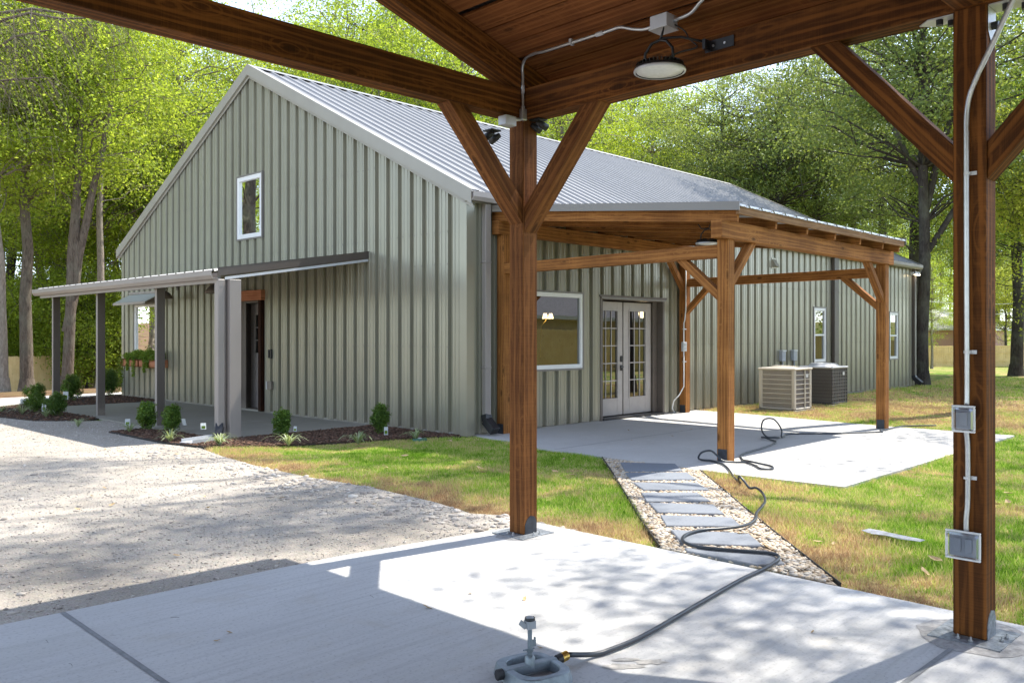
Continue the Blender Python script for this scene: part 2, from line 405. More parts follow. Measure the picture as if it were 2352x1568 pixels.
def grass_col(nt):
    """lawn colour field shared by the turf sheet and the blades: green turf, straw sod edges"""
    c=coords(nt)
    n=noise_(nt,c,.75,5,.66,.9); n2=noise_(nt,c,3.4,5,.7)
    mx=mix(nt,.42,n.outputs[0],n2.outputs[0])
    # drier strip beyond the patio (new sod by the long wall)
    sx=N(nt,"ShaderNodeSeparateXYZ"); L(nt,c,sx.inputs[0])
    a=N(nt,"ShaderNodeMapRange"); L(nt,sx.outputs[0],a.inputs[0]); a.inputs[1].default_value=5.5; a.inputs[2].default_value=7.5; a.inputs[3].default_value=0; a.inputs[4].default_value=.11
    b=N(nt,"ShaderNodeMapRange"); L(nt,sx.outputs[0],b.inputs[0]); b.inputs[1].default_value=12; b.inputs[2].default_value=17; b.inputs[3].default_value=1; b.inputs[4].default_value=.25
    m1=N(nt,"ShaderNodeMath",_operation='MULTIPLY'); L(nt,a.outputs[0],m1.inputs[0]); L(nt,b.outputs[0],m1.inputs[1])
    # dry edge strip beside the gravel (x about -3.6)
    d=N(nt,"ShaderNodeMapRange"); L(nt,sx.outputs[0],d.inputs[0]); d.inputs[1].default_value=-3.7; d.inputs[2].default_value=-2.9; d.inputs[3].default_value=.13; d.inputs[4].default_value=0
    e=N(nt,"ShaderNodeMapRange"); L(nt,sx.outputs[1],e.inputs[0]); e.inputs[1].default_value=-6.2; e.inputs[2].default_value=-5.2; e.inputs[3].default_value=0; e.inputs[4].default_value=1
    m2=N(nt,"ShaderNodeMath",_operation='MULTIPLY'); L(nt,d.outputs[0],m2.inputs[0]); L(nt,e.outputs[0],m2.inputs[1])
    s=N(nt,"ShaderNodeMath",_operation='ADD'); L(nt,m1.outputs[0],s.inputs[0]); L(nt,m2.outputs[0],s.inputs[1])
    # tired sod along the right side of the path: distance from the line (-.4,-4.3)-(-3.7,-7.3)
    dd=N(nt,"ShaderNodeVectorMath",_operation='DOT_PRODUCT'); L(nt,c,dd.inputs[0]); dd.inputs[1].default_value=(.673,-.740,0)
    ab=N(nt,"ShaderNodeMapRange"); L(nt,dd.outputs['Value'],ab.inputs[0]); ab.inputs[1].default_value=2.9; ab.inputs[2].default_value=4.0; ab.inputs[3].default_value=.12; ab.inputs[4].default_value=0
    pg=N(nt,"ShaderNodeMath",_operation='GREATER_THAN'); L(nt,dd.outputs['Value'],pg.inputs[0]); pg.inputs[1].default_value=2.6
    pm=N(nt,"ShaderNodeMath",_operation='MULTIPLY'); L(nt,ab.outputs[0],pm.inputs[0]); L(nt,pg.outputs[0],pm.inputs[1])
    s4=N(nt,"ShaderNodeMath",_operation='ADD'); L(nt,s.outputs[0],s4.inputs[0]); L(nt,pm.outputs[0],s4.inputs[1])
    s2=N(nt,"ShaderNodeMath",_operation='ADD'); L(nt,mx,s2.inputs[0]); L(nt,s4.outputs[0],s2.inputs[1])
    return s2.outputs[0]
def turf():
    m,nt,out=mat('turf'); f=grass_col(nt); c=coords(nt); n=noise_(nt,c,45,4,.7)
    b=ramp(nt,f,[(.38,(.0756,.1680,.0168)),(.50,(.1680,.2772,.0378)),(.545,(.3528,.3192,.1260)),(.59,(.5040,.3864,.2100)),(.66,(.2772,.1764,.1008))])
    b=mix(nt,.5,b,mix(nt,n.outputs[0],(.0420,.0336,.0168),(.5040,.5040,.2940)),'OVERLAY')
    bsdf(nt,out,b,.95,0,bump(nt,n.outputs[0],.8,.02),.1); return m
M['turf']=turf()
def bladem():
    m,nt,out=mat('grass blade'); f=grass_col(nt); g=N(nt,"ShaderNodeNewGeometry")
    ad=N(nt,"ShaderNodeMath",_operation='MULTIPLY_ADD'); L(nt,g.outputs['Random Per Island'],ad.inputs[0]); ad.inputs[1].default_value=.21; L(nt,f,ad.inputs[2])
    b=ramp(nt,ad.outputs[0],[(.42,(.085,.20,.015)),(.51,(.22,.40,.035)),(.60,(.42,.56,.085)),(.65,(.60,.58,.20)),(.69,(.76,.60,.33)),(.80,(.46,.30,.17))])
    d=N(nt,"ShaderNodeBsdfDiffuse"); t=N(nt,"ShaderNodeBsdfTranslucent"); L(nt,b,d.inputs[0]); L(nt,b,t.inputs[0])
    mx=N(nt,"ShaderNodeMixShader"); mx.inputs[0].default_value=.4; L(nt,d.outputs[0],mx.inputs[1]); L(nt,t.outputs[0],mx.inputs[2]); L(nt,mx.outputs[0],out.inputs[0]); return m
M['blade']=bladem()
def litter():
    m,nt,out=mat('woodland floor'); c=coords(nt); n=noise_(nt,c,1.1,6,.65); f=noise_(nt,c,18,5,.7)
    b=ramp(nt,n.outputs[0],[(.35,(.10,.065,.04)),(.5,(.20,.13,.085)),(.62,(.17,.14,.06)),(.75,(.12,.16,.045))])
    b=mix(nt,.6,b,mix(nt,f.outputs[0],(.05,.04,.03),(.75,.68,.6)),'OVERLAY')
    bsdf(nt,out,b,.95,0,bump(nt,f.outputs[0],.8,.03),.1); return m
M['litter']=litter()
def leafm(name,cols,trans=.5,rough=.5):
    m,nt,out=mat(name); g=N(nt,"ShaderNodeNewGeometry")
    c=ramp(nt,g.outputs['Random Per Island'],[(i/(len(cols)-1),x) for i,x in enumerate(cols)])
    gp_=N(nt,"ShaderNodeNewGeometry"); n=noise_(nt,None,.8,3,.6); L(nt,gp_.outputs['Position'],n.inputs['Vector'])
    dk=tuple(v*.55 for v in cols[0]); c=mix(nt,ramp(nt,n.outputs[0],[(.46,(0,0,0)),(.6,(.75,.75,.75))]),c,dk)
    oi=N(nt,"ShaderNodeObjectInfo"); c=mix(nt,ramp(nt,oi.outputs['Random'],[(0,(0,0,0)),(.45,(.1,.1,.1)),(1,(.6,.6,.6))]),c,mix(nt,.5,cols[1],(.06,.11,.035)))
    p=N(nt,"ShaderNodeBsdfPrincipled"); L(nt,c,p.inputs['Base Color']); p.inputs['Roughness'].default_value=rough; p.inputs['Specular IOR Level'].default_value=.3
    t=N(nt,"ShaderNodeBsdfTranslucent"); tcx=mix(nt,.35,c,(.5,.55,.03)); L(nt,tcx,t.inputs[0])
    mx=N(nt,"ShaderNodeMixShader"); mx.inputs[0].default_value=trans; L(nt,p.outputs[0],mx.inputs[1]); L(nt,t.outputs[0],mx.inputs[2]); L(nt,mx.outputs[0],out.inputs[0]); return m
M['leaf_bright']=leafm('bright spring leaves',[(.20,.31,.03),(.33,.47,.04),(.50,.60,.07),(.28,.42,.035),(.66,.70,.13)],.6)
M['leaf_mid']=leafm('mid green leaves',[(.09,.18,.025),(.16,.29,.035),(.26,.42,.06),(.36,.48,.09)],.55)
M['leaf_dull']=leafm('grey green leaves',[(.09,.14,.05),(.15,.22,.07),(.21,.30,.10),(.31,.38,.17)],.5)
M['leaf_dark']=leafm('dark glossy leaves',[(.04,.09,.018),(.075,.16,.025),(.13,.25,.04),(.28,.42,.08)],.35,.4)
M['leaf_yellow']=leafm('yellow green leaves',[(.3,.36,.05),(.5,.54,.08),(.62,.58,.12),(.36,.44,.06)],.58)
M['leaf_dry']=rocks('dry fallen leaf',[(.22,.12,.05),(.38,.24,.12),(.5,.38,.22),(.3,.17,.08)],.8)
M['stripe']=leafm('striped grass leaf',[(.3,.38,.16),(.55,.6,.38),(.2,.3,.1),(.62,.66,.48)],.3)
def barkm(name,a,b):
    m,nt,out=mat(name); c=coords(nt,'Object',(1,1,.22)); n=noise_(nt,c,16,6,.7,1.2); n2=noise_(nt,coords(nt),1.5,3)
    col=ramp(nt,n.outputs[0],[(.3,a),(.7,b)]); col=mix(nt,ramp(nt,n2.outputs[0],[(.45,(0,0,0)),(.7,(.4,.4,.4))]),col,(.22,.23,.17))
    bsdf(nt,out,col,.95,0,bump(nt,n.outputs[0],1.0,.04),.1); return m
M['bark']=barkm('grey brown bark',(.06,.045,.035),(.24,.195,.155))
M['bark_dark']=barkm('dark bark',(.028,.022,.02),(.10,.085,.075))
M['bark_pale']=barkm('pale bark',(.16,.13,.10),(.42,.36,.30))
# ------------------------------------------------------------------ ground and sheets
def struct(o): o['kind']='structure'; return o
def grid_ground():
    xs=np.concatenate([np.linspace(-140,-12,17),np.linspace(-10,30,41),np.linspace(34,90,29),np.linspace(96,260,24)])
    ys=np.concatenate([np.linspace(-140,-22,16),np.linspace(-20,50,71),np.linspace(54,220,34)])
    nx,ny=len(xs),len(ys); V=np.zeros((nx*ny,3)); k=0
    for j in range(ny):
        for i in range(nx):
            V[k]=(xs[i],ys[j],terrain(xs[i],ys[j])); k+=1
    F=[];mi=[]
    for j in range(ny-1):
        for i in range(nx-1):
            F.append((j*nx+i,j*nx+i+1,(j+1)*nx+i+1,(j+1)*nx+i))
            cx,cyy=(xs[i]+xs[i+1])/2,(ys[j]+ys[j+1])/2
            mi.append(1 if cyy>14.2 and cx<40 else 0)
    me=npmesh('ground',V,np.array(F),[M['turf'],M['litter']],True,np.array(mi)); return link('ground',me)
struct(grid_ground())
PA=R(-1.217); P1=(-4.13,-5.05)
def CX(x,y,z=0): return (P1[0]+x*cos(PA)-y*sin(PA), P1[1]+x*sin(PA)+y*cos(PA), z)
# crushed-stone drive
gp=[(-3.66,-5.2),(-3.62,-4.4),(-3.78,-4.1),(-3.66,-3.5),(-3.60,-2.45),(-3.69,-1.4),(-3.66,-.3),(-3.55,.7),(-3.38,1.6),(-3.52,2.4),(-3.5,4.45),(-3.0,4.6),(-2.74,5.0),(-2.74,6.5),(-3.07,6.64),(-3.7,7.3),(-3.95,8.7),(-5.2,9.6),(-9,10.2),(-30,10.5),(-60,8),(-60,-40),(-12,-40),(-9.5,-5.0)]
b=MB(); b.poly(gp,-.12,-.014); g=b.build('gravel_drive',M['gravel']); struct(g)
# carport slab (frame of the carport)
cs=[(.43,.25),(.42,-2.86),(.42,-3.25),(.43,-14),(-8.2,-14),(-8.2,.66),(-3.34,.53),(-1.28,.485),(-.145,.334)]
b=MB(CX); b.poly(cs,-.14,0.0); o=b.build('carport_slab',M['concrete']); struct(o)
b=MB(CX)
b.add([(-3.055,.515,.003),(-3.03,.515,.003),(-3.075,-14,.003),(-3.10,-14,.003)],[(0,3,2,1)])
b.add([(-.175,-3.06,.003),(-.175,-3.085,.003),(-8.2,-3.10,.003),(-8.2,-3.075,.003)],[(0,3,2,1)])
b.lathe([(0,.0035),(.016,.0035)],(-.175,-3.072,0),12)
struct(b.build('slab_joint',M['joint']))
ps=[(.12,-.0),(.01,-.863),(-.239,-1.65),(-.36,-2.94),(-.40,-4.16),(-.43,-4.74),(-.36,-5.885),(2.8,-5.89),(5.78,-5.886),(5.81,-4.5),(5.80,-3.9),(6.10,-2.0),(6.285,-.93),(6.3,0)]
b=MB(); b.poly(ps,-.14,0.0); struct(b.build('patio_slab',M['concrete2']))
b=MB(); b.add([(-.25,-1.955,.003),(6.1,-1.955,.003),(6.1,-1.97,.003),(-.25,-1.97,.003)],[(0,3,2,1)]); struct(b.build('slab_joint',M['joint']))
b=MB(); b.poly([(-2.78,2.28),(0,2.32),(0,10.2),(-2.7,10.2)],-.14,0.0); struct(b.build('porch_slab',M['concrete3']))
# building footing visible under the siding
b=MB(); b.box((-.02,.0,-.2),(.05,12.6,.035)); b.box((0,-.02,-.2),(18.5,.03,.012)); struct(b.build('foundation',M['concrete3']))
# mulch beds, stone path bed, far walkway
b=MB(); b.poly([(-2.76,2.26),(0,2.30),(-.02,-.02),(-.5,.32),(-1.3,.6),(-2.5,1.0),(-3.3,1.5),(-3.48,2.4),(-3.48,4.5),(-3.05,4.5),(-2.75,4.0)],-.1,-.006)
b.poly([(-3.86,8.66),(-3.69,7.28),(-3.07,6.64),(-2.72,6.9),(-2.7,10.2),(0,10.25),(0,13.0),(-1.3,12.9),(-2.35,11.7),(-3.25,10.9),(-4.6,10.3)],-.1,-.006)
struct(b.build('mulch_bed',M['mulchbase']))
pathpoly=[(-.384,-2.876),(-.40,-4.25),(-3.70,-7.26),(-3.70,-6.0)]
b=MB(); b.poly(pathpoly,-.1,-.012); struct(b.build('pebble_path',M['pebblebase']))
b=MB(); b.poly([(-30,9.9),(-7,10.4),(-3.15,11.25),(-1.64,12.3),(-.19,13.1),(.3,13.1),(4,13.3),(4,14.3),(-2.5,13.75),(-4.8,12.5),(-8,11.6),(-30,11.2)],-.1,.005); struct(b.build('walkway',M['concrete2']))

# scattered stones, pebbles, bark, blades: nobody could count these
def inpoly(x,y,poly):
    r=np.zeros(len(x),bool); n=len(poly)
    for i in range(n):
        x1,y1=poly[i];x2,y2=poly[(i+1)%n]
        c=((y1>y)!=(y2>y))&(x<(x2-x1)*(y-y1)/((y2-y1) or 1e-9)+x1); r^=c
    return r
ICO_V=np.array([(0,0,1),(.894,0,.447),(.276,.851,.447),(-.724,.526,.447),(-.724,-.526,.447),(.276,-.851,.447),(.724,.526,-.447),(-.276,.851,-.447),(-.894,0,-.447),(-.276,-.851,-.447),(.724,-.526,-.447),(0,0,-1)])
ICO_F=np.array([(0,1,2),(0,2,3),(0,3,4),(0,4,5),(0,5,1),(1,6,2),(2,7,3),(3,8,4),(4,9,5),(5,10,1),(6,7,2),(7,8,3),(8,9,4),(9,10,5),(10,6,1),(11,7,6),(11,8,7),(11,9,8),(11,10,9),(11,6,10)])
def rockmesh(name,x,y,z,size,m,flat=.6,jit=.28,aspect=.35,smooth=False):
    n=len(x); V=np.repeat(ICO_V[None],n,0)*(1+rng.uniform(-jit,jit,(n,12,1)))
    sc=np.stack([size*rng.uniform(1-aspect,1+aspect,n),size*rng.uniform(1-aspect,1+aspect,n),size*flat*rng.uniform(.7,1.2,n)],1)
    V=V*sc[:,None,:]; a=rng.uniform(0,2*pi,n); ca,sa=np.cos(a)[:,None],np.sin(a)[:,None]
    X=V[:,:,0]*ca-V[:,:,1]*sa+x[:,None]; Y=V[:,:,0]*sa+V[:,:,1]*ca+y[:,None]; Z=V[:,:,2]+z[:,None]
    VV=np.stack([X,Y,Z],2).reshape(-1,3); F=(ICO_F[None]+12*np.arange(n)[:,None,None]).reshape(-1,3)
    return link(name,npmesh(name,VV,F,m,smooth))
slab_w=[CX(x,y)[:2] for x,y in cs]
def scatter(n,x0,x1,y0,y1,poly,avoid=()):
    x=rng.uniform(x0,x1,n); y=rng.uniform(y0,y1,n); k=inpoly(x,y,poly)
    for a in avoid: k&=~inpoly(x,y,a)
    return x[k],y[k]
x,y=scatter(62000,-10,-2.6,-5.6,9.5,gp,[slab_w])
d=np.hypot(x+8.84,y+9.48); keep=rng.random(len(x))<np.clip(7/d,.18,1)*np.where(x>-4.6,1,.62); x,y=x[keep],y[keep]
sz=.0045+.008*rng.random(len(x))**2.5
edge=np.exp(-((x+3.92)/.36)**2)*(y<2)*(1+1.2*(y<-1)); big=rng.random(len(x))<edge*.11+.006; sz=np.where(big,.013+.030*rng.random(len(x))**1.6,sz)
o=rockmesh('loose_gravel',x,y,np.full(len(x),-.011),sz,M['gravelstone'],.55); tag(o,kind='stuff',label='loose limestone chips lying over the crushed stone drive',cat='gravel')
x,y=scatter(30000,-3.75,-.35,-7.3,-2.8,pathpoly)
o=rockmesh('pebbles',x,y,np.full(len(x),-.004),.012+.013*rng.random(len(x)),M['pebble'],.55,.12,.35,True); tag(o,kind='stuff',label='tan and grey river pebbles filling the path between the paving slabs',cat='pebbles')
mp_=[(-2.76,2.26),(0,2.30),(-.02,.05),(-.5,.32),(-1.3,.6),(-2.5,1.0),(-3.3,1.5),(-3.48,2.4),(-3.48,4.5),(-3.05,4.5),(-2.75,4.0)]
mp2_=[(-3.86,8.66),(-3.69,7.28),(-3.07,6.64),(-2.72,6.9),(-2.7,10.2),(0,10.25),(0,13.0),(-1.3,12.9),(-2.35,11.7),(-3.25,10.9),(-4.6,10.3)]
xa,ya=scatter(26000,-3.5,0,0,4.6,mp_); xb,yb=scatter(12000,-4.6,0,6.6,13,mp2_); x=np.r_[xa,xb]; y=np.r_[ya,yb]
o=rockmesh('bark_mulch',x,y,rng.uniform(-.004,.012,len(x)),.011+.014*rng.random(len(x)),M['mulch'],.4,.2,.65); tag(o,kind='stuff',label='dark shredded bark mulch in the beds round the porch',cat='mulch')

def grass_patch(n,x0,x1,y0,y1,poly,avoid,hmul=1.0,name='grass'):
    x,y=scatter(n,x0,x1,y0,y1,poly,avoid); return x,y
house_fp=[(-.05,-.05),(18.6,-.05),(18.6,12.7),(-.05,12.7)]
lawnA=[(-3.62,-4.45),(-3.76,-4.1),(-3.64,-3.5),(-3.58,-2.45),(-3.67,-1.4),(-3.64,-.3),(-3.53,.7),(-3.36,1.55),(-3.2,1.62),(-2.5,1.06),(-1.3,.66),(-.5,.38),(.0,.0),(.12,0),(.01,-.863),(-.239,-1.65),(-.375,-2.88),(-3.68,-5.98),(-3.75,-5.3)]
lawnB=[(-.40,-4.28),(-.43,-4.74),(-.36,-5.9),(5.8,-5.9),(5.82,-4.5),(5.82,-3.9),(6.1,-2.0),(6.3,-.9),(6.32,0),(18.5,0),(40,3),(40,-16),(-3.6,-16),(-3.72,-7.29)]
xs_,ys_=[],[]
for (n,x0,x1,y0,y1,pl) in ((150000,-3.8,.15,-6,1.7,lawnA),(330000,-3.8,4,-11.5,-4.2,lawnB),(150000,4,11,-9,0,lawnB),(90000,11,26,-12,2,lawnB)):
    x,y=scatter(n,x0,x1,y0,y1,pl,[house_fp]); xs_.append(x); ys_.append(y)
x=np.concatenate(xs_); y=np.concatenate(ys_)
# keep only what the lens or a spot beside it could see
dx,dy=x-CAM[0],y-CAM[1]; Zc=dx*cos(R(44))+dy*sin(R(44)); Xc=dx*sin(R(44))-dy*cos(R(44)); k=(Zc>2)&(np.abs(Xc)/np.maximum(Zc,.1)<.75); x,y,Zc=x[k],y[k],Zc[k]
def clump_noise(x,y,s,seed):
    return np.array([mnoise.noise((a*s,b*s,seed)) for a,b in zip(x,y)])
n=len(x); cn=clump_noise(x,y,1.1,3.3); h=(.018+.027*rng.random(n))*(1+1.1*np.clip(cn,-.6,1)); w=.0022+.0018*rng.random(n); w*=np.clip(Zc/8,1,2.6); h*=np.clip(Zc/14,1,1.3)
a=rng.uniform(0,2*pi,n); lean=rng.uniform(.1,.9,n)*h; la=rng.uniform(0,2*pi,n)
z0=-.03
V=np.zeros((n,3,3)); V[:,0]=np.stack([x-np.cos(a)*w,y-np.sin(a)*w,np.full(n,z0)],1); V[:,1]=np.stack([x+np.cos(a)*w,y+np.sin(a)*w,np.full(n,z0)],1)
V[:,2]=np.stack([x+np.cos(la)*lean,y+np.sin(la)*lean,z0+h+.004],1)
o=link('lawn_grass',npmesh('lawn_grass',V.reshape(-1,3),np.arange(3*n).reshape(-1,3),M['blade'])); tag(o,kind='stuff',label='short patchy lawn, green turf and straw coloured new sod',cat='grass')

# ------------------------------------------------------------------ sheet steel helper
PER=.3048
RIB=[(-.048,0),(-.020,.036),(.020,.036),(.048,0),(.090,0),(.096,.006),(.110,.006),(.116,0),(.188,0),(.194,.006),(.208,.006),(.214,0)]
WALL=[(-.058,.034),(-.044,-.022),(.040,-.022),(.054,.034),(.088,.034),(.093,.025),(.106,.025),(.111,.034),(.184,.034),(.189,.025),(.202,.025),(.207,.034)]
def breaks(s0,s1,phase,PROF=None):
    PROF=PROF or RIB
    pts=[]; k=int(math.floor((s0-phase)/PER))-1
    while phase+k*PER<s1+PER:
        for s,d in PROF: pts.append((phase+k*PER+s,d))
        k+=1
    def dep(s):
        for (a,da),(c,dc) in zip(pts,pts[1:]):
            if a<=s<=c: return da+(dc-da)*(s-a)/(c-a)
        return 0
    return [(s0,dep(s0))]+[p for p in pts if s0+1e-4<p[0]<s1-1e-4]+[(s1,dep(s1))],dep
def wall_sheet(mb,s0,s1,phase,zb,ztop,place,openings=()):
    """place(s,d,z) -> world point"""
    bp,dep=breaks(s0,s1,phase,WALL)
    cuts=sorted({round(v,5) for o in openings for v in o[:2] if s0<v<s1}|{round(q,5) for q in (ztop.kinks if hasattr(ztop,'kinks') else [])})
    ss=sorted({round(p[0],5) for p in bp}|set(cuts))
    for a,c in zip(ss,ss[1:]):
        mid=(a+c)/2; iv=[(zb,None)]
        ops=sorted([(o[2],o[3]) for o in openings if o[0]<mid<o[1]])
        lo=zb; segs=[]
        for z0,z1 in ops:
            if z0>lo: segs.append((lo,lo,z0,z0))
            lo=z1
        segs.append((lo,lo,ztop(a),ztop(c)))
        for q in segs:
            mb.add([place(a,dep(a),q[0]),place(c,dep(c),q[1]),place(c,dep(c),q[3]),place(a,dep(a),q[2])],[(0,1,2,3)])

# ------------------------------------------------------------------ the steel house
HW,HL,EAVE,SL=12.6,18.5,3.62,.5
RY=HW/2
house=thing('metal_house','large sage green metal sided house with a ribbed steel gable roof','house',(0,0,0))
def zt(y): return EAVE+SL*min(y,HW-y)
class ZT:
    kinks=[RY]
    def __call__(s,y): return zt(y)
b=MB()
g_open=[(5.90,6.86,0,2.22),(5.86,6.82,3.46,4.71),(10.6,11.86,1.02,2.25)]
wall_sheet(b,0,HW,.33,.02,ZT(),lambda s,d,z:(-d,s,z),g_open)
# screws
def screws(mb,place,s0,s1,phase,zs,skip):
    k=math.ceil((s0-phase)/PER)
    while phase+k*PER<s1:
        for q in (.068,.232):
            s=phase+k*PER+q
            for z in zs:
                if any(o[0]-.1<s<o[1]+.1 and o[2]-.1<z<o[3]+.1 for o in skip): continue
                a=[place(s-.008,.033,z-.008),place(s+.008,.033,z-.008),place(s+.008,.033,z+.008),place(s-.008,.033,z+.008)]
                c=[place(s-.005,.042,z-.005),place(s+.005,.042,z-.005),place(s+.005,.042,z+.005),place(s-.005,.042,z+.005)]
                mb.add(a+c,[(4,5,6,7),(0,1,5,4),(1,2,6,5),(2,3,7,6),(3,0,4,7)])
        k+=1
sb=MB(); screws(sb,lambda s,d,z:(-d,s,z),0.1,HW,.33,(.18,1.33,2.6),g_open)
screws(sb,lambda s,d,z:(-d,s,z),2.0,HW-2,.33,(4.3,),g_open); screws(sb,lambda s,d,z:(-d,s,z),0.2,HW,.33,(3.09,),g_open)
gw=b.build('gable_wall',M['siding'],house)
b=MB(); l_open=[(1.2,2.68,.95,2.215),(3.21,5.17,0,2.19),(11.65,12.31,.85,2.19),(16.55,17.18,.84,2.17)]
wall_sheet(b,0,HL,.18,.02,lambda s:EAVE,lambda s,d,z:(s,-d,z),l_open)
lw=b.build('side_wall',M['siding'],house)
screws(sb,lambda s,d,z:(s,-d,z),0.1,HL,.18,(.09,1.33,2.61),l_open)
so=sb.build('screw_heads',M['taupe'],house); so['kind']='stuff'
b=MB(); wall_sheet(b,0,HW,.1,.02,ZT(),lambda s,d,z:(HL+d,s,z)); wall_sheet(b,0,HL,.1,.02,lambda s:EAVE,lambda s,d,z:(s,HW+d,z)); b.build('rear_walls',M['siding'],house)
# corner trims
b=MB(); b.add([(-.046,-.046),(.115,-.046),(.115,-.0),(0,0),(-.0,.115),(-.046,.115)] and [(x,y,z) for z in (0,EAVE-.02) for x,y in ((-.046,-.046),(.115,-.046),(.115,-.0),(0,0),(0,.115),(-.046,.115))],[(0,1,7,6),(1,2,8,7),(2,3,9,8),(3,4,10,9),(4,5,11,10),(5,0,6,11),(6,7,8,9,10,11)]); b.build('corner_trim',M['siding'],house)
b=MB(); b.box((-.046,HW-.1,0),(0,HW+.036,EAVE)); b.build('corner_trim',M['siding'],house)
b=MB(); b.box((HL-.1,-.046,0),(HL+.036,.1,EAVE-.02)); b.build('corner_trim',M['siding'],house)
# roof
b=MB(); OV=.19; x0,x1=-.10,HL+.12
bp,dep=breaks(x0,x1,.05)
def rz(y,d=0): return EAVE+.10+SL*y+d*1.1
for s,d in bp:
    b.v.append((s,-OV,rz(-OV,d))); b.v.append((s,RY-.02,rz(RY-.02,d)))
n=len(bp); b.n=2*n
for i in range(n-1): b.f.append((2*i,2*i+2,2*i+3,2*i+1)); b.mi.append(0); b.uv.extend([(0,0)]*4)
o0=b.n
for s,d in bp:
    b.v.append((s,HW+OV,rz(-OV,d))); b.v.append((s,RY+.02,rz(RY-.02,d)))
b.n=4*n
for i in range(n-1): b.f.append((o0+2*i+1,o0+2*i+3,o0+2*i+2,o0+2*i)); b.mi.append(0); b.uv.extend([(0,0)]*4)
roof=b.build('roof',M['roofing'],house)
b=MB()
zc=rz(RY)+.033*1.1+.006
b.extrude([(-.17,-.085),(-.17,-.079),(0,.006),(.17,-.079),(.17,-.085),(0,0)],(x0-.005,RY,zc),(x1+.005,RY,zc),(0,1,0),(0,0,1)); b.build('ridge_cap',M['roofing'],roof)
# rake trims both gable ends
def rake(x,sgn):
    for y0,y1 in ((-OV-.02,RY),(HW+OV+.02,RY)):
        mb=MB()
        f=lambda y:rz(min(y,HW-y))
        for (a,c,w0,w1) in ((.048,-.165,0,.006),):
            xx=x
            V=[(xx,y0,f(y0)+a),(xx,y1,f(y1)+a),(xx,y1,f(y1)+c),(xx,y0,f(y0)+c)]
            V2=[(xx+sgn*.012,p[1],p[2]) for p in V]
            mb.add(V+V2,[(0,1,2,3),(7,6,5,4),(0,4,5,1),(1,5,6,2),(2,6,7,3),(3,7,4,0)])
            # top flange over the roofing and bottom return to the wall
            mb.add([(xx,y0,f(y0)+.05),(xx,y1,f(y1)+.05),(xx+sgn*.10,y1,f(y1)+.05),(xx+sgn*.10,y0,f(y0)+.05)],[(0,1,2,3)])
            mb.add([(xx,y0,f(y0)-.164),(xx,y1,f(y1)-.164),(xx+sgn*.10,y1,f(y1)-.164),(xx+sgn*.10,y0,f(y0)-.164)],[(3,2,1,0)])
            mb.add([(xx+sgn*.045,y0,f(y0)-.166),(xx+sgn*.045,y1,f(y1)-.166),(xx+sgn*.045,y1,f(y1)-.225),(xx+sgn*.045,y0,f(y0)-.225)],[(0,1,2,3)])
        mb.build('rake_trim',M['rake'],roof)
rake(-.112,1); rake(HL+.132,-1)
# eave box gutter + soffit
b=MB(); gz=3.50
for ya,yb in ((-.26,-.14),):
    pr=[(0,0),(-.095,.0),(-.125,.055),(-.125,.135),(-.112,.135),(-.112,.058),(-.088,.012),(-.012,.012),(-.012,.14),(0,.14)]
    b.extrude(pr,(x0,-.045-.09,gz),(x1+.02,-.045-.09,gz),(0,1,0),(0,0,1))
b.build('gutter',M['taupe'],house)
b=MB(); b.box((-.1,-.15,3.50),(HL+.1,-.036,3.512)); b.build('soffit',M['rake'],house)
b=MB(); b.extrude([(0,0),(.12,0),(.12,.14),(0,.14)],(x0,HW+.05,gz),(x1,HW+.05,gz),(0,1,0),(0,0,1)); b.build('gutter',M['taupe'],house)
# downspouts
def downspout(x,w=.115,boot=True,mt='brown',name='downspout'):
    b=MB(); d=.085
    b.box((x-w/2,-.045-d,.26),(x+w/2,-.045,3.5))
    for z in (1.0,2.6): b.box((x-w/2-.01,-.05-d,z),(x+w/2+.01,-.044,z+.03))
    s=b.build(name,M[mt],house,bevel=.008)
    if boot:
        b=MB(); 
        b.beam((x,-.09,.30),(x-.02,-.12,.20),w*1.12,d*1.2,(0,1,0)); b.beam((x-.02,-.11,.22),(x-.03,-.30,.07),w*1.18,.12,(0,0,1))
        b.beam((x-.03,-.296,.073),(x-.03,-.302,.068),w*.9,.09,(0,0,1),mi=1)
        b.build('elbow',[M['black'],M['rubber']],s,bevel=.006)
downspout(.33,.12,True,'taupe'); downspout(12.78,.26,False); downspout(18.38,.14)
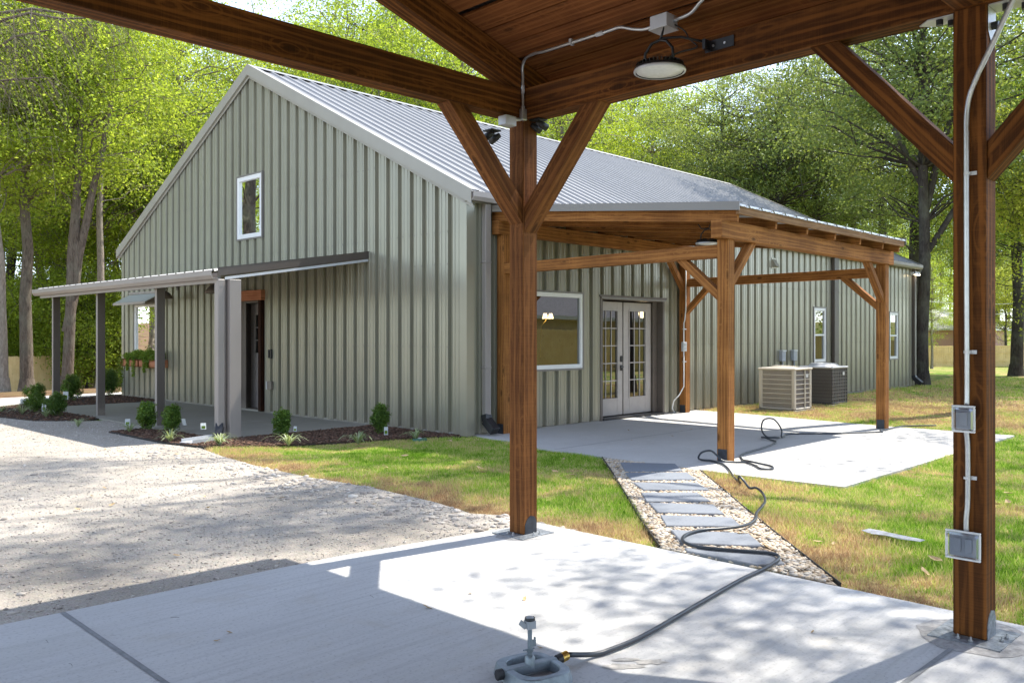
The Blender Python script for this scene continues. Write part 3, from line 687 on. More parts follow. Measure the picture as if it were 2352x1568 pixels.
# windows
def window(name,plane,s0,s1,z0,z1,fr=.05,split=False,label=None):
    """plane 'x' = gable wall (faces -x), 'y' = side wall (faces -y)"""
    def pl(s,d,z): return (-d,s,z) if plane=='x' else (s,-d,z)
    def bx(mb,a0,a1,d0,d1,c0,c1): mb.box(pl(a0,d0,c0),pl(a1,d1,c1))
    b=MB(); f=fr; 
    bx(b,s0,s0+f,-.03,.045,z0,z1); bx(b,s1-f,s1,-.03,.045,z0,z1); bx(b,s0+f,s1-f,-.03,.045,z0,z0+f*1.15); bx(b,s0+f,s1-f,-.03,.045,z1-f*1.15,z1)
    if split: zm=(z0+z1)/2; bx(b,s0+f,s1-f,-.02,.035,zm-.022,zm+.022)
    w=b.build(name,M['white'],house,bevel=.004)
    if label: w['label']=label
    t=MB(); q=.032
    bx(t,s0-q,s0,-.02,.052,z0-q,z1+q); bx(t,s1,s1+q,-.02,.052,z0-q,z1+q); bx(t,s0,s1,-.02,.052,z1,z1+q); bx(t,s0,s1,-.02,.052,z0-q,z0)
    t.build('surround',M['trim'],w)
    p=MB(); 
    if split:
        zm=(z0+z1)/2
        for c0,c1,d in ((z0+f*1.15,zm-.022,.004),(zm+.022,z1-f*1.15,.014)): p.add([pl(s0+f,d,c0),pl(s1-f,d,c0),pl(s1-f,d,c1),pl(s0+f,d,c1)],[(0,1,2,3)])
    else: p.add([pl(s0+f,.008,z0+f),pl(s1-f,.008,z0+f),pl(s1-f,.008,z1-f),pl(s0+f,.008,z1-f)],[(0,1,2,3)])
    p.build('pane',M['glass'],w)
    return w
window('window','x',5.86,6.82,3.46,4.71,.075,label='small white framed picture window high in the gable')
window('window','x',10.6,11.86,1.02,2.25,.05)
window('window','y',1.2,2.68,.95,2.215,.06,label='wide white framed picture window under the patio roof')
window('window','y',11.65,12.31,.85,2.19,.06,True); window('window','y',16.55,17.18,.84,2.17,.06,True)
# dim rooms behind the glass so the panes have something behind them
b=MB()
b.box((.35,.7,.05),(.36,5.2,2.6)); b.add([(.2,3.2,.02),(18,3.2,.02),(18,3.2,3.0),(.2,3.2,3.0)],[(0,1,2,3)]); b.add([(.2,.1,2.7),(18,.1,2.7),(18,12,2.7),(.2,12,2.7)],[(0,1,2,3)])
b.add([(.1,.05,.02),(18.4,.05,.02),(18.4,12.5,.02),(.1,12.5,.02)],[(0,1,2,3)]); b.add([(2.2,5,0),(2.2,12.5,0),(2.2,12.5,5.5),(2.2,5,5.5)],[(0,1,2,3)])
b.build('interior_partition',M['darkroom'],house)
# french doors (recessed)
fd=MB(); fd.box((3.21,-.035,0),(3.25,.22,2.15)); fd.box((5.11,-.035,0),(5.17,.22,2.15)); fd.box((3.21,-.04,2.15),(5.17,.22,2.19)); fd.box((3.17,-.045,0),(3.21,-.0,2.19)); 
fd.box((3.15,-.055,2.19),(5.22,-.0,2.225)); fd.box((4.98,.10,0),(5.11,.14,2.15))
fr=fd.build('door_frame',M['bronzeframe'],house)
sl_=MB(); sl_.box((3.25,-.06,-.005),(5.11,.2,.035)); sl_.build('threshold',M['blackmetal'],fr)
hd=MB(); hd.box((3.19,-.058,2.155),(5.19,-.041,2.188)); hd.build('door_head',M['trim'],fr)
for (a,c,act) in ((3.25,4.075,1),(4.095,4.98,0)):
    d=MB(); y0,y1=.15,.19; st=.165 if act else .19
    z0,z1=.05,2.12; gz0,gz1=.36,1.955
    d.box((a,y0,z0),(a+st,y1,z1)); d.box((c-st,y0,z0),(c,y1,z1)); d.box((a+st,y0,z0),(c-st,y1,gz0)); d.box((a+st,y0,gz1),(c-st,y1,z1))
    dr=d.build('french_door',M['door'],house,bevel=.003)
    ga,gc=a+st,c-st
    q=MB(); q.box((ga-.022,y0-.012,gz0-.022),(ga,y0-.001,gz1+.022)); q.box((gc,y0-.012,gz0-.022),(gc+.022,y0-.001,gz1+.022)); q.box((ga,y0-.012,gz0-.022),(gc,y0-.001,gz0)); q.box((ga,y0-.012,gz1),(gc,y0-.001,gz1+.022)); q.build('glazing_bead',M['door'],dr)
    q=MB(); q.add([(ga,.168,gz0),(gc,.168,gz0),(gc,.168,gz1),(ga,.168,gz1)],[(0,1,2,3)]); q.build('pane',M['glass'],dr)
    q=MB(); 
    for i in (1,2): xx=ga+(gc-ga)*i/3; q.box((xx-.009,.155,gz0),(xx+.009,.164,gz1),0)
    for i in range(1,5): zz=gz0+(gz1-gz0)*i/5; q.box((ga,.152,zz-.009),(gc,.163,zz+.009),0)
    q.build('muntins',M['door'],dr)
    if act:
        q=MB(); q.box((4.0,.128,1.02),(4.055,.149,1.13)); q.build('lock',M['blackmetal'],dr,bevel=.004)
        q=MB(); q.lathe([(0,0),(.03,0),(.03,.0)],(4.03,.14,.94),12); q.box((4.005,.125,.86),(4.055,.149,.96)); q.tube([(4.03,.14,.93),(4.03,.095,.93),(3.93,.09,.93)],.011,8); q.build('handle',M['blackmetal'],dr)
q=MB(); q.box((4.076,.142,.05),(4.094,.2,2.12)); q.build('astragal',M['bronzeframe'],fr)
# front door in the gable wall: cedar surround, recessed panel door
q=MB(); q.beam((-.06,5.74,2.30),(-.06,6.96,2.30),.13,.20); q.build('door_surround',M['wood_red'],house,bevel=.004)
q=MB(); q.beam((-.045,5.84,0.02),(-.045,5.84,2.2),.10,.115,(1,0,0)); q.build('door_post',M['wood_vdark'],house,bevel=.004)
q=MB(); q.beam((-.045,6.91,0.02),(-.045,6.91,2.2),.10,.115,(1,0,0)); q.build('door_post',M['wood_dark'],house,bevel=.004)
q=MB(); q.box((0,6.83,0),(.34,6.87,2.2)); q.box((0,5.89,0),(.34,5.93,2.2)); q.box((.0,5.93,2.16),(.34,6.83,2.2)); q.box((0,6.55,0),(.02,6.83,2.16)); q.box((0,5.93,-.01),(.34,6.83,.03))
jf=q.build('door_frame',M['brown'],house)
d=MB(); X=.27; ya,yb=5.93,6.83
d.box((X,ya,.03),(X+.04,ya+.16,2.16)); d.box((X,yb-.16,.03),(X+.04,yb,2.16)); d.box((X,ya+.16,.03),(X+.04,yb-.16,.25)); d.box((X,ya+.16,1.93),(X+.04,yb-.16,2.16)); d.box((X,ya+.16,.96),(X+.04,yb-.16,1.15))
d.box((X+.012,ya+.16,.25),(X+.03,yb-.16,.96)); d.box((X,6.34,.25),(X+.04,6.42,.96))
for yy in (6.13,6.54): d.box((X+.002,yy-.1,.33),(X+.02,yy+.1,.88))
fdoor=d.build('front_door',M['frontdoor'],house,bevel=.004)
q=MB(); q.add([(X+.02,ya+.16,1.15),(X+.02,yb-.16,1.15),(X+.02,yb-.16,1.93),(X+.02,ya+.16,1.93)],[(0,3,2,1)]); q.build('pane',M['glass'],fdoor)
q=MB()
for i in (1,2): yy=ya+.16+(yb-ya-.32)*i/3; q.box((X+.004,yy-.01,1.15),(X+.016,yy+.01,1.93)); zz=1.15+.78*i/3; q.box((X+.003,ya+.16,zz-.01),(X+.015,yb-.16,zz+.01))
q.build('muntins',M['frontdoor'],fdoor)
# small things fixed on the walls
def small(name,label,cat,mb,mt,loc,group=None,bevel=.004):
    o=mb.build(name,mt,None,bevel=bevel); tag(o,label,cat,group); return o
t=thing('doorbell','small two piece black doorbell and camera beside the front door','doorbell',(0,5.52,1.15)); 
b=MB(); b.box((-.075,5.54,1.07),(-.034,5.57,1.23)); b.build('button_plate',M['black'],t); b=MB(); b.box((-.07,5.47,1.06),(-.034,5.505,1.24)); b.build('camera',M['black'],t)
t=thing('outdoor_outlet','grey weatherproof outlet low on the gable wall right of the front door','outlet',(0,5.49,.54)); b=MB(); b.box((-.09,5.43,.46),(-.0335,5.57,.62)); b.build('cover',M['brown'],t,bevel=.006); b=MB(); b.box((-.095,5.575,.46),(-.0335,5.61,.62)); b.build('side_plate',M['boxlight'],t)
t=thing('metal_awning','small pale metal awning over the left window of the gable wall','awning',(0,11.3,2.4))
b=MB(); b.add([(-.0,10.35,2.52),(0,12.2,2.52),(-.42,12.2,2.29),(-.42,10.35,2.29),(-.0,10.35,2.505),(0,12.2,2.505),(-.42,12.2,2.275),(-.42,10.35,2.275)],[(0,1,2,3),(7,6,5,4),(3,2,6,7),(0,3,7,4),(1,5,6,2)]); b.build('canopy',M['awning'],t)
b=MB(); b.box((-.43,10.35,2.235),(-.418,12.2,2.292)); b.box((-.05,10.35,2.51),(-.034,12.2,2.56)); b.build('fascia',M['taupe'],t)
b=MB(); b.add([(0,10.36,2.50),(-.41,10.36,2.275),(0,10.36,2.275)],[(0,1,2)]); b.build('end_cheek',M['brown'],t); b=MB(); b.add([(0,12.19,2.50),(-.41,12.19,2.275),(0,12.19,2.275)],[(2,1,0)]); b.build('end_cheek',M['brown'],t)
for k,(y,z,lab) in enumerate(((9.55,2.36,'black dome barn lamp on the gable wall beside the metal awning'),(7.25,2.40,'black dome barn lamp on the gable wall nearer the front door'))):
    t=thing('barn_lamp',lab,'wall lamp',(-.3,y,z),'dome lamps under the porch roof')
    b=MB(); b.lathe([(.03,.16),(.06,.15),(.12,.11),(.165,.04),(.185,-.01),(.178,-.01),(.155,.04),(.11,.10),(.05,.14)],(-.33,y,z-.02),28); b.build('shade',M['brown'],t,True)
    b=MB(); b.lathe([(.001,.02),(.03,.02),(.04,-.02),(.02,-.05),(.001,-.055)],(-.33,y,z+.06),12); b.build('bulb',M['lens'],t,True)
    b=MB(); b.tube([(-.035,y,z+.22),(-.12,y,z+.30),(-.24,y,z+.29),(-.33,y,z+.15)],.011,8); b.lathe([(.0,0),(.05,0),(.05,.01)],(-.33,y,z+.14),12); b.box((-.045,y-.05,z+.17),(-.033,y+.05,z+.27)); b.build('arm',M['brown'],t)
# fixtures on the long wall
for k,(x,lab) in enumerate(((9.92,'grey electrical disconnect box on the side wall nearest the patio'),(10.5,'grey electrical disconnect box on the side wall nearer the narrow window'))):
    t=thing('disconnect_box',lab,'electrical box',(x,-.04,.9),'disconnect boxes behind the air conditioners')
    b=MB(); b.box((x-.09,-.12,.91),(x+.09,-.034,1.17)); b.build('case',M['greybox'],t,bevel=.008); b=MB(); b.box((x-.095,-.135,1.14),(x+.095,-.034,1.165)); b.build('hood',M['boxlight'],t)
    b=MB(); b.tube([(x+.02,-.07,.91),(x+.02,-.07,.45),(x+.02,-.2,.32)],.02,8); b.build('whip',M['greybox'],t)
t=thing('wall_vent','small sage metal exhaust hood high on the side wall','vent',(9.55,-.04,3.15)); b=MB(); b.box((9.46,-.045,3.04),(9.68,-.034,3.28)); b.build('flange',M['siding'],t)
b=MB(); b.add([(9.49,-.04,3.26),(9.65,-.04,3.26),(9.65,-.15,3.08),(9.49,-.15,3.08),(9.49,-.04,3.06),(9.65,-.04,3.06)],[(0,3,2,1),(0,4,3),(1,2,5),(3,4,5,2)]); b.build('hood',M['siding'],t)
t=thing('floodlight','twin head floodlight, lit, at the far corner of the house','floodlight',(18.3,-.1,3.36))
b=MB(); b.box((18.25,-.10,3.33),(18.36,-.036,3.42)); b.build('base',M['white'],t)
for s in (-1,1):
    b=MB(); c=(18.30+s*.10,-.20,3.33); b.lathe([(.02,.09),(.05,.06),(.062,.0)],c,16); b.build('lamp_head',M['white'],t,True); b=MB(); b.lathe([(.001,-.012),(.04,-.008),(.06,.0)],c,16); b.build('lens',M['flood'],t,True)
# interior lamps glimpsed through the glass
t=thing('vanity_lamp','lit two shade sconce seen through the wide patio window','lamp',(3.29,1.5,1.9))
for s in (-.078,.078):
    b=MB(); b.lathe([(.03,.05),(.055,-.05)],(3.293+s,1.3,1.87),14); b.build('shade',M['warm'],t,True)
b=MB(); b.tube([(3.2,1.32,1.82),(3.38,1.32,1.82)],.012,6); b.tube([(3.29,1.32,1.82),(3.15,1.34,1.68),(3.12,1.34,1.1)],.01,6); b.build('stem',M['brass'],t)
t=thing('pendant_lamp','warm lit pendant globe seen through the top of the right french door','lamp',(5.76,.9,1.95)); b=MB(); b.lathe([(.001,.09),(.06,.07),(.09,0),(.06,-.07),(.001,-.09)],(5.76,.9,1.95),16); b.build('globe',M['warm'],t,True); b=MB(); b.tube([(5.76,.9,2.04),(5.76,.9,2.69)],.006,6); b.build('cord',M['black'],t)
# ------------------------------------------------------------------ porch along the gable wall
porch=thing('porch','low metal porch with four steel posts along the gable wall','porch',(0,6.2,0))
py0,py1=2.40,10.15; pzw,pzo=2.86,2.43; pxo=-2.74
b=MB(); bp,dep=breaks(py0,py1,.1)
for s,d in bp: b.v.append((0,s,pzw+d+.02)); b.v.append((pxo,s,pzo+d+.02))
n=len(bp); b.n=2*n
for i in range(n-1): b.f.append((2*i,2*i+2,2*i+3,2*i+1)); b.mi.append(0); b.uv.extend([(0,0)]*4)
pr_=b.build('roof',M['porchroof'],porch)
b=MB()
for y,s in ((py0-.015,1),(py1+.015,-1)):
    V=[(0,y,pzw+.07),(pxo-.0,y,pzo+.07),(pxo,y,pzo-.055),(0,y,pzw-.055)]; V2=[(p[0],p[1]+s*.012,p[2]) for p in V]
    b=MB(); b.add(V+V2,[(0,1,2,3),(7,6,5,4),(0,4,5,1),(1,5,6,2),(2,6,7,3),(3,7,4,0)]); b.build('rake_trim',M['brown'],pr_)
b=MB()
for y,s in ((py0-.017,1),):
    b.add([(0,y-.002,pzw+.072),(pxo,y-.002,pzo+.072),(pxo,y+.10,pzo+.072),(0,y+.10,pzw+.072)],[(3,2,1,0)])
    b.add([(-.05,y-.012,pzw-.07),(pxo+.1,y-.012,pzo-.065),(pxo+.1,y-.012,pzo-.105),(-.05,y-.012,pzw-.11)],[(0,1,2,3)])
b.build('flashing',M['boxlight'],pr_)
b=MB(); b.extrude([(0,0),(-.075,0),(-.115,.05),(-.115,.125),(-.10,.125),(-.1,.055),(-.07,.012),(0,.012)],(pxo,py0-.02,pzo-.10),(pxo,py1+.02,pzo-.10),(1,0,0),(0,0,1)); b.build('gutter',M['taupe'],porch)
b=MB(); b.box((pxo+.02,py0+.04,pzo-.15),(pxo+.07,py1-.04,pzo-.005)); b.build('beam',M['taupe'],porch)
b=MB()
for y in (3.7,5.2,6.7,8.2,9.6): b.beam((-.03,y,pzw-.05),(pxo+.05,y,pzo-.05),.05,.1)
b.build('purlins',M['taupe'],porch)
for (x,y) in ((-2.42,10.10),(-2.49,7.50),(-2.52,4.86)):
    b=MB(); b.box((x-.06,y-.06,-.01),(x+.075,y+.01,pzo-.10))
    po=b.build('post',M['brown'],porch,bevel=.003)
    b=MB(); b.box((x-.066,y-.058,-.01),(x-.0605,y+.012,pzo-.10)); b.build('flange',M['taupe'],po)  # thin paler sheet: the outward face's brighter light put into its colour
b=MB(); b.box((-2.58,2.33,-.01),(-2.40,2.48,pzo-.1)); b.box((-2.63,2.44,-.01),(-2.58,2.50,pzo-.1)); b.build('post',M['taupe'],porch,bevel=.004)
b=MB(); b.box((-2.74,2.385,.16),(-2.63,2.50,pzo-.1)); ds=b.build('downspout',M['taupe'],porch,bevel=.008)
b=MB(); b.beam((-2.685,2.44,.20),(-2.74,2.36,.05),.11,.10,(0,0,1)); b.build('elbow',M['black'],ds,bevel=.006)
# ------------------------------------------------------------------ timber patio cover on the long wall
PC=thing('patio_cover','cedar post and beam patio cover with a ribbed metal roof against the side wall','patio cover',(3,-2,0))
pw=.152
posts={'pl':(.313,-4.205,2.65),'pr':(5.316,-4.15,2.65),'wl':(.58,-.21,3.05),'wr':(5.64,-.21,3.05)}
for k,(x,y,h) in posts.items():
    b=MB(); b.beam((x+pw/2,y+pw/2,0.0),(x+pw/2,y+pw/2,h),pw,pw,(0,1,0)); o=b.build('post',M['wood_mid'],PC,bevel=.007)
    b=MB(); q=.004
    b.box((x-q,y+.015,.0),(x+.001,y+pw-.015,.15)); b.box((x+pw-.001,y+.015,0),(x+pw+q,y+pw-.015,.15)); b.build('post_base',M['steelbase'],o)
b=MB(); b.beam((.12,-4.235+.075,2.755),(5.60,-4.18+.075,2.755),.15,.21); b.build('front_beam',M['wood_mid'],PC,bevel=.006)
b=MB(); b.beam((.47,-.13,3.155),(6.1,-.13,3.155),.15,.21); b.build('wall_beam',M['wood_mid'],PC,bevel=.006)
b=MB(); b.beam((.66,-.2,2.53),(.39,-4.06,2.515),.14,.155); b.build('tie_beam',M['wood_mid'],PC,bevel=.006)
b=MB(); b.beam((5.71,-.2,2.53),(5.39,-4.0,2.525),.14,.155); b.build('tie_beam',M['wood_mid'],PC,bevel=.006)
# rafters: from the wall beam down to the front beam
def rfz(y): return 2.868+(3.27-2.868)*(y+4.2)/(4.2-.13)      # underside height
for i,x in enumerate((.33,1.28,2.15,3.02,3.89,4.75,5.42)):
    xb=x+.2 if i==0 else x+.12
    b=MB(); b.beam((xb,-.02,rfz(-.02)+.055),(x,-4.33,rfz(-4.33)+.055),.045,.14); b.build('rafter',M['wood_mid'],PC,bevel=.003)
b=MB(); b.beam((.26,-4.355,2.975),(5.50,-4.36,2.975),.04,.10); b.build('fascia_board',M['wood_grey'],PC,bevel=.003)
for y in (-.6,-1.3,-2.0,-2.7,-3.4): 
    b=MB(); b.beam((.45,y,rfz(y)+.14),(5.55,y,rfz(y)+.14),.09,.035); b.build('purlin',M['wood_mid'],PC)
b=MB(); x0,x1=.24,5.52; bp,dep=breaks(x0,x1,.14)
for s,d in bp:
    b.v.append((s,-4.40,rfz(-4.40)+.165+d*.8)); b.v.append((s+.15,-.04,rfz(-.04)+.165+d*.8))
n=len(bp); b.n=2*n
for i in range(n-1): b.f.append((2*i,2*i+2,2*i+3,2*i+1)); b.mi.append(0); b.uv.extend([(0,0)]*4)
pcr=b.build('roof',M['roofing'],PC)
b=MB(); b.box((x0,-4.39,3.012),(x1,-4.382,3.04)); b.build('drip_edge',M['boxlight'],pcr)
for xf,xb_,s in ((x0-.015,x0+.16,1),(x1+.015,x1+.16,-1)):
    b=MB(); V=[(xf,-4.40,rfz(-4.4)+.215),(xb_,-.04,rfz(-.04)+.215),(xb_,-.04,rfz(-.04)+.115),(xf,-4.40,rfz(-4.4)+.115)]; V2=[(p[0]+s*.012,p[1],p[2]) for p in V]
    b.add(V+V2,[(3,2,1,0),(4,5,6,7),(0,1,5,4),(1,2,6,5),(2,3,7,6),(3,0,4,7)])
    b.add([(xf,-4.40,rfz(-4.4)+.216),(xb_,-.04,rfz(-.04)+.216),(xb_+s*.09,-.04,rfz(-.04)+.216),(xf+s*.09,-4.40,rfz(-4.4)+.216)],[(0,1,2,3)])
    b.build('rake_trim',M['trim'],pcr)
def brace(parent,p0,p1,w,h,m,nrm,xf=None,name='brace'):
    """p0 low end on the post, p1 high end under the beam; nrm = sideways direction"""
    b=MB(xf); d=(Vector(p1)-Vector(p0)); d.normalize()
    hor=Vector((d.x,d.y,0)).normalized()
    b.beam(p0,p1,w,h,(0,0,1),cut0=(p0,hor),cut1=(p1,(0,0,1))); return b.build(name,m,parent,bevel=.004)
wm=M['wood_mid']
brace(PC,(.465,-4.13,2.13),(.98,-4.13,2.65),.10,.10,wm,0); brace(PC,(5.316,-4.08,2.10),(4.70,-4.10,2.65),.10,.10,wm,0)
brace(PC,(.40,-4.05,1.98),(.44,-3.50,2.44),.10,.10,wm,0); brace(PC,(5.39,-4.0,1.98),(5.43,-3.45,2.45),.10,.10,wm,0)
brace(PC,(5.70,-.21,1.98),(5.66,-.72,2.45),.10,.10,wm,0); brace(PC,(5.64,-.13,2.45),(5.10,-.13,3.05),.10,.10,wm,0)
# wiring on the right wall post
t=thing('conduit','thin white conduit running down the rear patio post by the french doors','conduit',(5.6,-.25,1.2))
b=MB(); b.tube([(5.60,-.24,3.0),(5.60,-.235,2.0),(5.56,-.235,1.8),(5.53,-.235,1.75),(5.53,-.235,1.38)],.011,8); b.tube([(5.53,-.235,1.2),(5.53,-.235,.52),(5.43,-.2,.36),(5.36,-.12,.25),(5.36,-.08,.1),(5.44,-.07,.02)],.011,8); b.build('pipe',M['white'],t,True)
b=MB(); [b.box((5.52,-.25,z),(5.60,-.212,z+.018)) for z in (1.62,.99)]; b.build('strap',M['boxlight'],t)
t=thing('outlet_box','grey outlet box on the rear patio post by the french doors','outlet',(5.53,-.25,1.28))
b=MB(); b.box((5.475,-.27,1.2),(5.585,-.212,1.38)); b.build('case',M['boxlight'],t,bevel=.004); b=MB(); b.box((5.50,-.275,1.225),(5.56,-.269,1.285)); b.box((5.50,-.275,1.30),(5.56,-.269,1.36)); b.build('socket',M['greybox'],t)
def highbay(name,label,c,r,hook,xf=None,group=None):
    t=thing(name,label,'ceiling lamp',tuple(xf(*c)) if xf else c,group)
    x,y,z=c
    b=MB(xf); b.lathe([(.001,.035),(r*.45,.035),(r*.55,.03),(r*.97,.012),(r,.0),(r,-.012),(r*.93,-.016)],(x,y,z),40); 
    for k in range(36):
        a=2*pi*k/36; b.beam((x+r*.5*cos(a),y+r*.5*sin(a),z+.04),(x+r*.9*cos(a),y+r*.9*sin(a),z+.025),.004,.022)
    b.build('housing',M['blackmetal'],t)
    b=MB(xf); b.lathe([(r,-.004),(r*1.012,-.010),(r,-.018),(r*.93,-.018)],(x,y,z),40); b.build('rim',M['boxlight'],t,True)
    b=MB(xf); b.lathe([(.001,-.026),(r*.5,-.024),(r*.90,-.014),(r*.92,-.01)],(x,y,z),40); b.build('lens',M['lens'],t,True)
    b=MB(xf); b.tube([(x-.02,y+.10,z+.035),(x-.02,y+.095,z+.11),(x-.015,y+.05,z+.165),(x,y,z+.18),(x,y-.05,z+.165),(x,y-.095,z+.11),(x,y-.10,z+.035)],.009,8); b.build('bracket',M['blackmetal'],t,True)
    b=MB(xf); b.tube([(x,y,z+.18),(x,y-.015,z+.21),(x,y-.03,z+.25),(x,y-.02,z+.21),(x,y,z+.18)],.006,6); b.tube([(x,y,z+.19)]+hook,.008,6); b.build('hook',M['blackmetal'],t,True)
    return t
highbay('high_bay_lamp','round black high bay lamp under the patio cover roof',(.95,-3.55,2.70),.16,[(.95,-3.45,2.89),(.95,-3.40,2.95)],None,'round high bay lamps')
# ------------------------------------------------------------------ the timber carport the view is taken from
KP=thing('carport','dark stained cedar timber carport with a plank roof deck overhead','carport',CX(-3.6,-4,0))
wd=M['wood_dark']; BB,BT=3.125,3.345
ys=[0,-3.165,-6.33,-9.5]
def post(x,y,name='post'):
    b=MB(CX); b.beam((x+pw/2,y+pw/2,.012),(x+pw/2,y+pw/2,BB),pw,pw,(0,1,0)); return b.build(name,M['wood_post'] if (x==0 and y==0) else wd,KP,bevel=.006)
near_posts=[post(0,y) for y in ys]
far_posts=[post(-7.2-pw,y) for y in ys]
for o,y in zip(near_posts[:2],ys[:2]):
    b=MB(CX)
    # rounded steel ear on the right face
    pts=[(.015,.012),(.14,.012),(.14,.10),(.115,.135),(.07,.145),(.035,.12),(.015,.08)]
    b.add([(px_,y-.004,pz_) for px_,pz_ in pts]+[(px_,y-.0005,pz_) for px_,pz_ in pts],[tuple(range(7))]+[(i,i+7,(i+1)%7+7,(i+1)%7) for i in range(7)])
    b.build('post_base',M['steelbase'] if y==0 else M['worn_base'],o)
    b=MB(CX); b.box((-.10,y-.09,.004),(.24,y+.24,.0105)); b.build('base_plate',M['worn_base'],o)
    b=MB(CX)
    for (ax,ay) in ((.055,y-.055),(.115,y-.06),(-.06,y+.05),(-.055,y+.11)):
        b.lathe([(.001,.02),(.011,.02),(.011,.012)],(ax,ay,.0),6); b.lathe([(.001,.034),(.005,.034),(.005,.012)],(ax,ay,.0),8)
    b.build('anchor_bolt',M['galv'],o)
    b=MB(CX); m_=22; vv=[(0.07,y+.07,.0135)]
    random.seed(3+int(y)); rad=[.20+.05*random.random()+(.06 if y<-1 else 0) for _ in range(m_)]
    for k in range(m_): a=2*pi*k/m_; vv.append((.07+rad[k]*cos(a),y+.06+rad[k]*.95*sin(a),.0022))
    b.add(vv,[(0,1+k,1+(k+1)%m_) for k in range(m_)]); b.build('mortar_pad',M['mortar'],o,True)
b=MB(CX); b.beam((pw/2,.15,(BB+BT)/2),(pw/2,-12.6,(BB+BT)/2),pw,BT-BB); b.build('eave_beam',wd,KP,bevel=.005)
b=MB(CX); b.beam((-7.2-pw/2,.15,(BB+BT)/2),(-7.2-pw/2,-12.6,(BB+BT)/2),pw,BT-BB); b.build('eave_beam',wd,KP,bevel=.005)
for y in ys:
    b=MB(CX); zc_=(BB+BT)/2; off=.002 if y==0 else 0
    b.beam((-.002,y+pw/2,zc_-off),(-7.198,y+pw/2,zc_-off),pw-.004,BT-BB-.004); b.build('tie_beam',wd,KP,bevel=.005)
# rafters in pairs, ridge at x=-3.6
RX=-3.6+pw/2; S3=.30
def cz(x,d=0): return 3.335+S3*(abs(RX)-abs(x-RX)) + d if False else 3.335 - S3*(abs(x-RX)-abs(RX)) + d
for i,y in enumerate(ys):
    for sgn in (1,-1):
        xe=RX+sgn*(-RX+.30); xr=RX
        b=MB(CX); hh=.205
        b.beam((xe,y+pw/2,cz(xe)+hh/2+.004),(xr,y+pw/2,cz(xr)+hh/2+.004),pw,hh,cut0=((xe,0,0),(1,0,0)),cut1=((xr,0,0),(1,0,0))); b.build('rafter',wd,KP,bevel=.005)
# roof deck of wide boards with dark gaps, running the length of the carport
x=.29; DD=.222; k=0; gaps={3:.05,7:.012,9:.04,12:.04}
edges=[(.30,.14),(.13,-.0),(-.032,-.205),(-.215,-.395),(-.405,-.59),(-.637,-.82)]
q=-.83
while q>-3.5:
    w_=.183; edges.append((q,max(q-w_,-3.60))); q-=w_+(.045 if len(edges)%5==0 else .011)
for side in (1,-1):
    for a,c in edges:
        xa=a if side==1 else 2*RX-a; xc=c if side==1 else 2*RX-c
        b=MB(CX); za,zc2=cz(xa,DD),cz(xc,DD)
        xm,zm=(xa+xc)/2,(za+zc2)/2+.011
        n_=Vector((-(zc2-za),0,(xc-xa))).normalized()
        if n_.z<0: n_=-n_
        b.beam((xm,.44,zm),(xm,-12.7,zm),abs(xc-xa)/abs(n_.z),.022,tuple(n_)); b.build('deck_board',M['wood_board'],KP)
for side in (1,-1):
    f=lambda x_: x_ if side==1 else 2*RX-x_
    b=MB(CX); b.beam((f(.315),.44,cz(f(.315))+.16),(f(.315),-12.7,cz(f(.315))+.16),.03,.20); b.build('eave_fascia',wd,KP)
    b=MB(CX)
    bp,dep=breaks(-12.75,.50,0)
    i0=b.n
    for s,d in bp:
        xe=f(.36)
        p=CX(xe,s,cz(xe,DD+.045)+d); q=CX(RX,s,cz(RX,DD+.045)+d); b.v.append(p); b.v.append(q)
    n=len(bp); b.n=2*n
    for i in range(n-1): b.f.append((2*i,2*i+2,2*i+3,2*i+1)); b.mi.append(0); b.uv.extend([(0,0)]*4)
    b.build('roof_sheet',M['brown'],KP)
# braces
brace(KP,(-.0,.076,2.43),(-.64,.076,BB),.135,.125,M['wood_post'],0,CX); brace(KP,(.076,.0,2.37),(.076,-.64,BB),.135,.125,M['wood_post'],0,CX)
for y in ys[1:]:
    brace(KP,(.076,y+pw,2.36),(.076,y+pw+.68,BB),.12,.125,wd,0,CX)
    if y>-9: brace(KP,(.076,y,2.36),(.076,y-.68,BB),.12,.125,wd,0,CX)
    brace(KP,(.0,y+.076,2.43),(-.64,y+.076,BB),.12,.125,wd,0,CX) if y<-4 else None
# screw holes: dark plugs on brace feet
# ------------------------------------------------------------------ wiring and lamps in the carport
cd_grp='conduit runs on the carport timbers'
def pipe(pts,r=.0105,seg=10):
    """smooth a polyline by Catmull-Rom"""
    P_=[Vector(p) for p in pts]; P_=[P_[0]]+P_+[P_[-1]]; out=[]
    for i in range(1,len(P_)-2):
        for k in range(6):
            t=k/6; a,b_,c,d=P_[i-1],P_[i],P_[i+1],P_[i+2]
            out.append(.5*((2*b_)+(c-a)*t+(2*a-5*b_+4*c-d)*t*t+(3*b_-a-3*c+d)*t**3))
    out.append(P_[-2]); return out
t=thing('conduit','silver conduit bending up from the middle corner post to the ceiling','conduit',CX(-.03,-.03,3.2))
b=MB(CX); b.tube(pipe([(-.028,-.022,3.19),(-.028,-.022,3.30),(-.028,-.022,3.42),(-.04,-.03,3.49),(-.07,-.09,3.535),(-.085,-.20,3.545),(-.09,-.32,3.535),(-.09,-.85,3.535),(-.09,-.98,3.535),(-.085,-1.08,3.50),(-.085,-1.17,3.475),(-.085,-1.25,3.475)]),.0105,10); b.build('pipe',M['galv'],t,True)
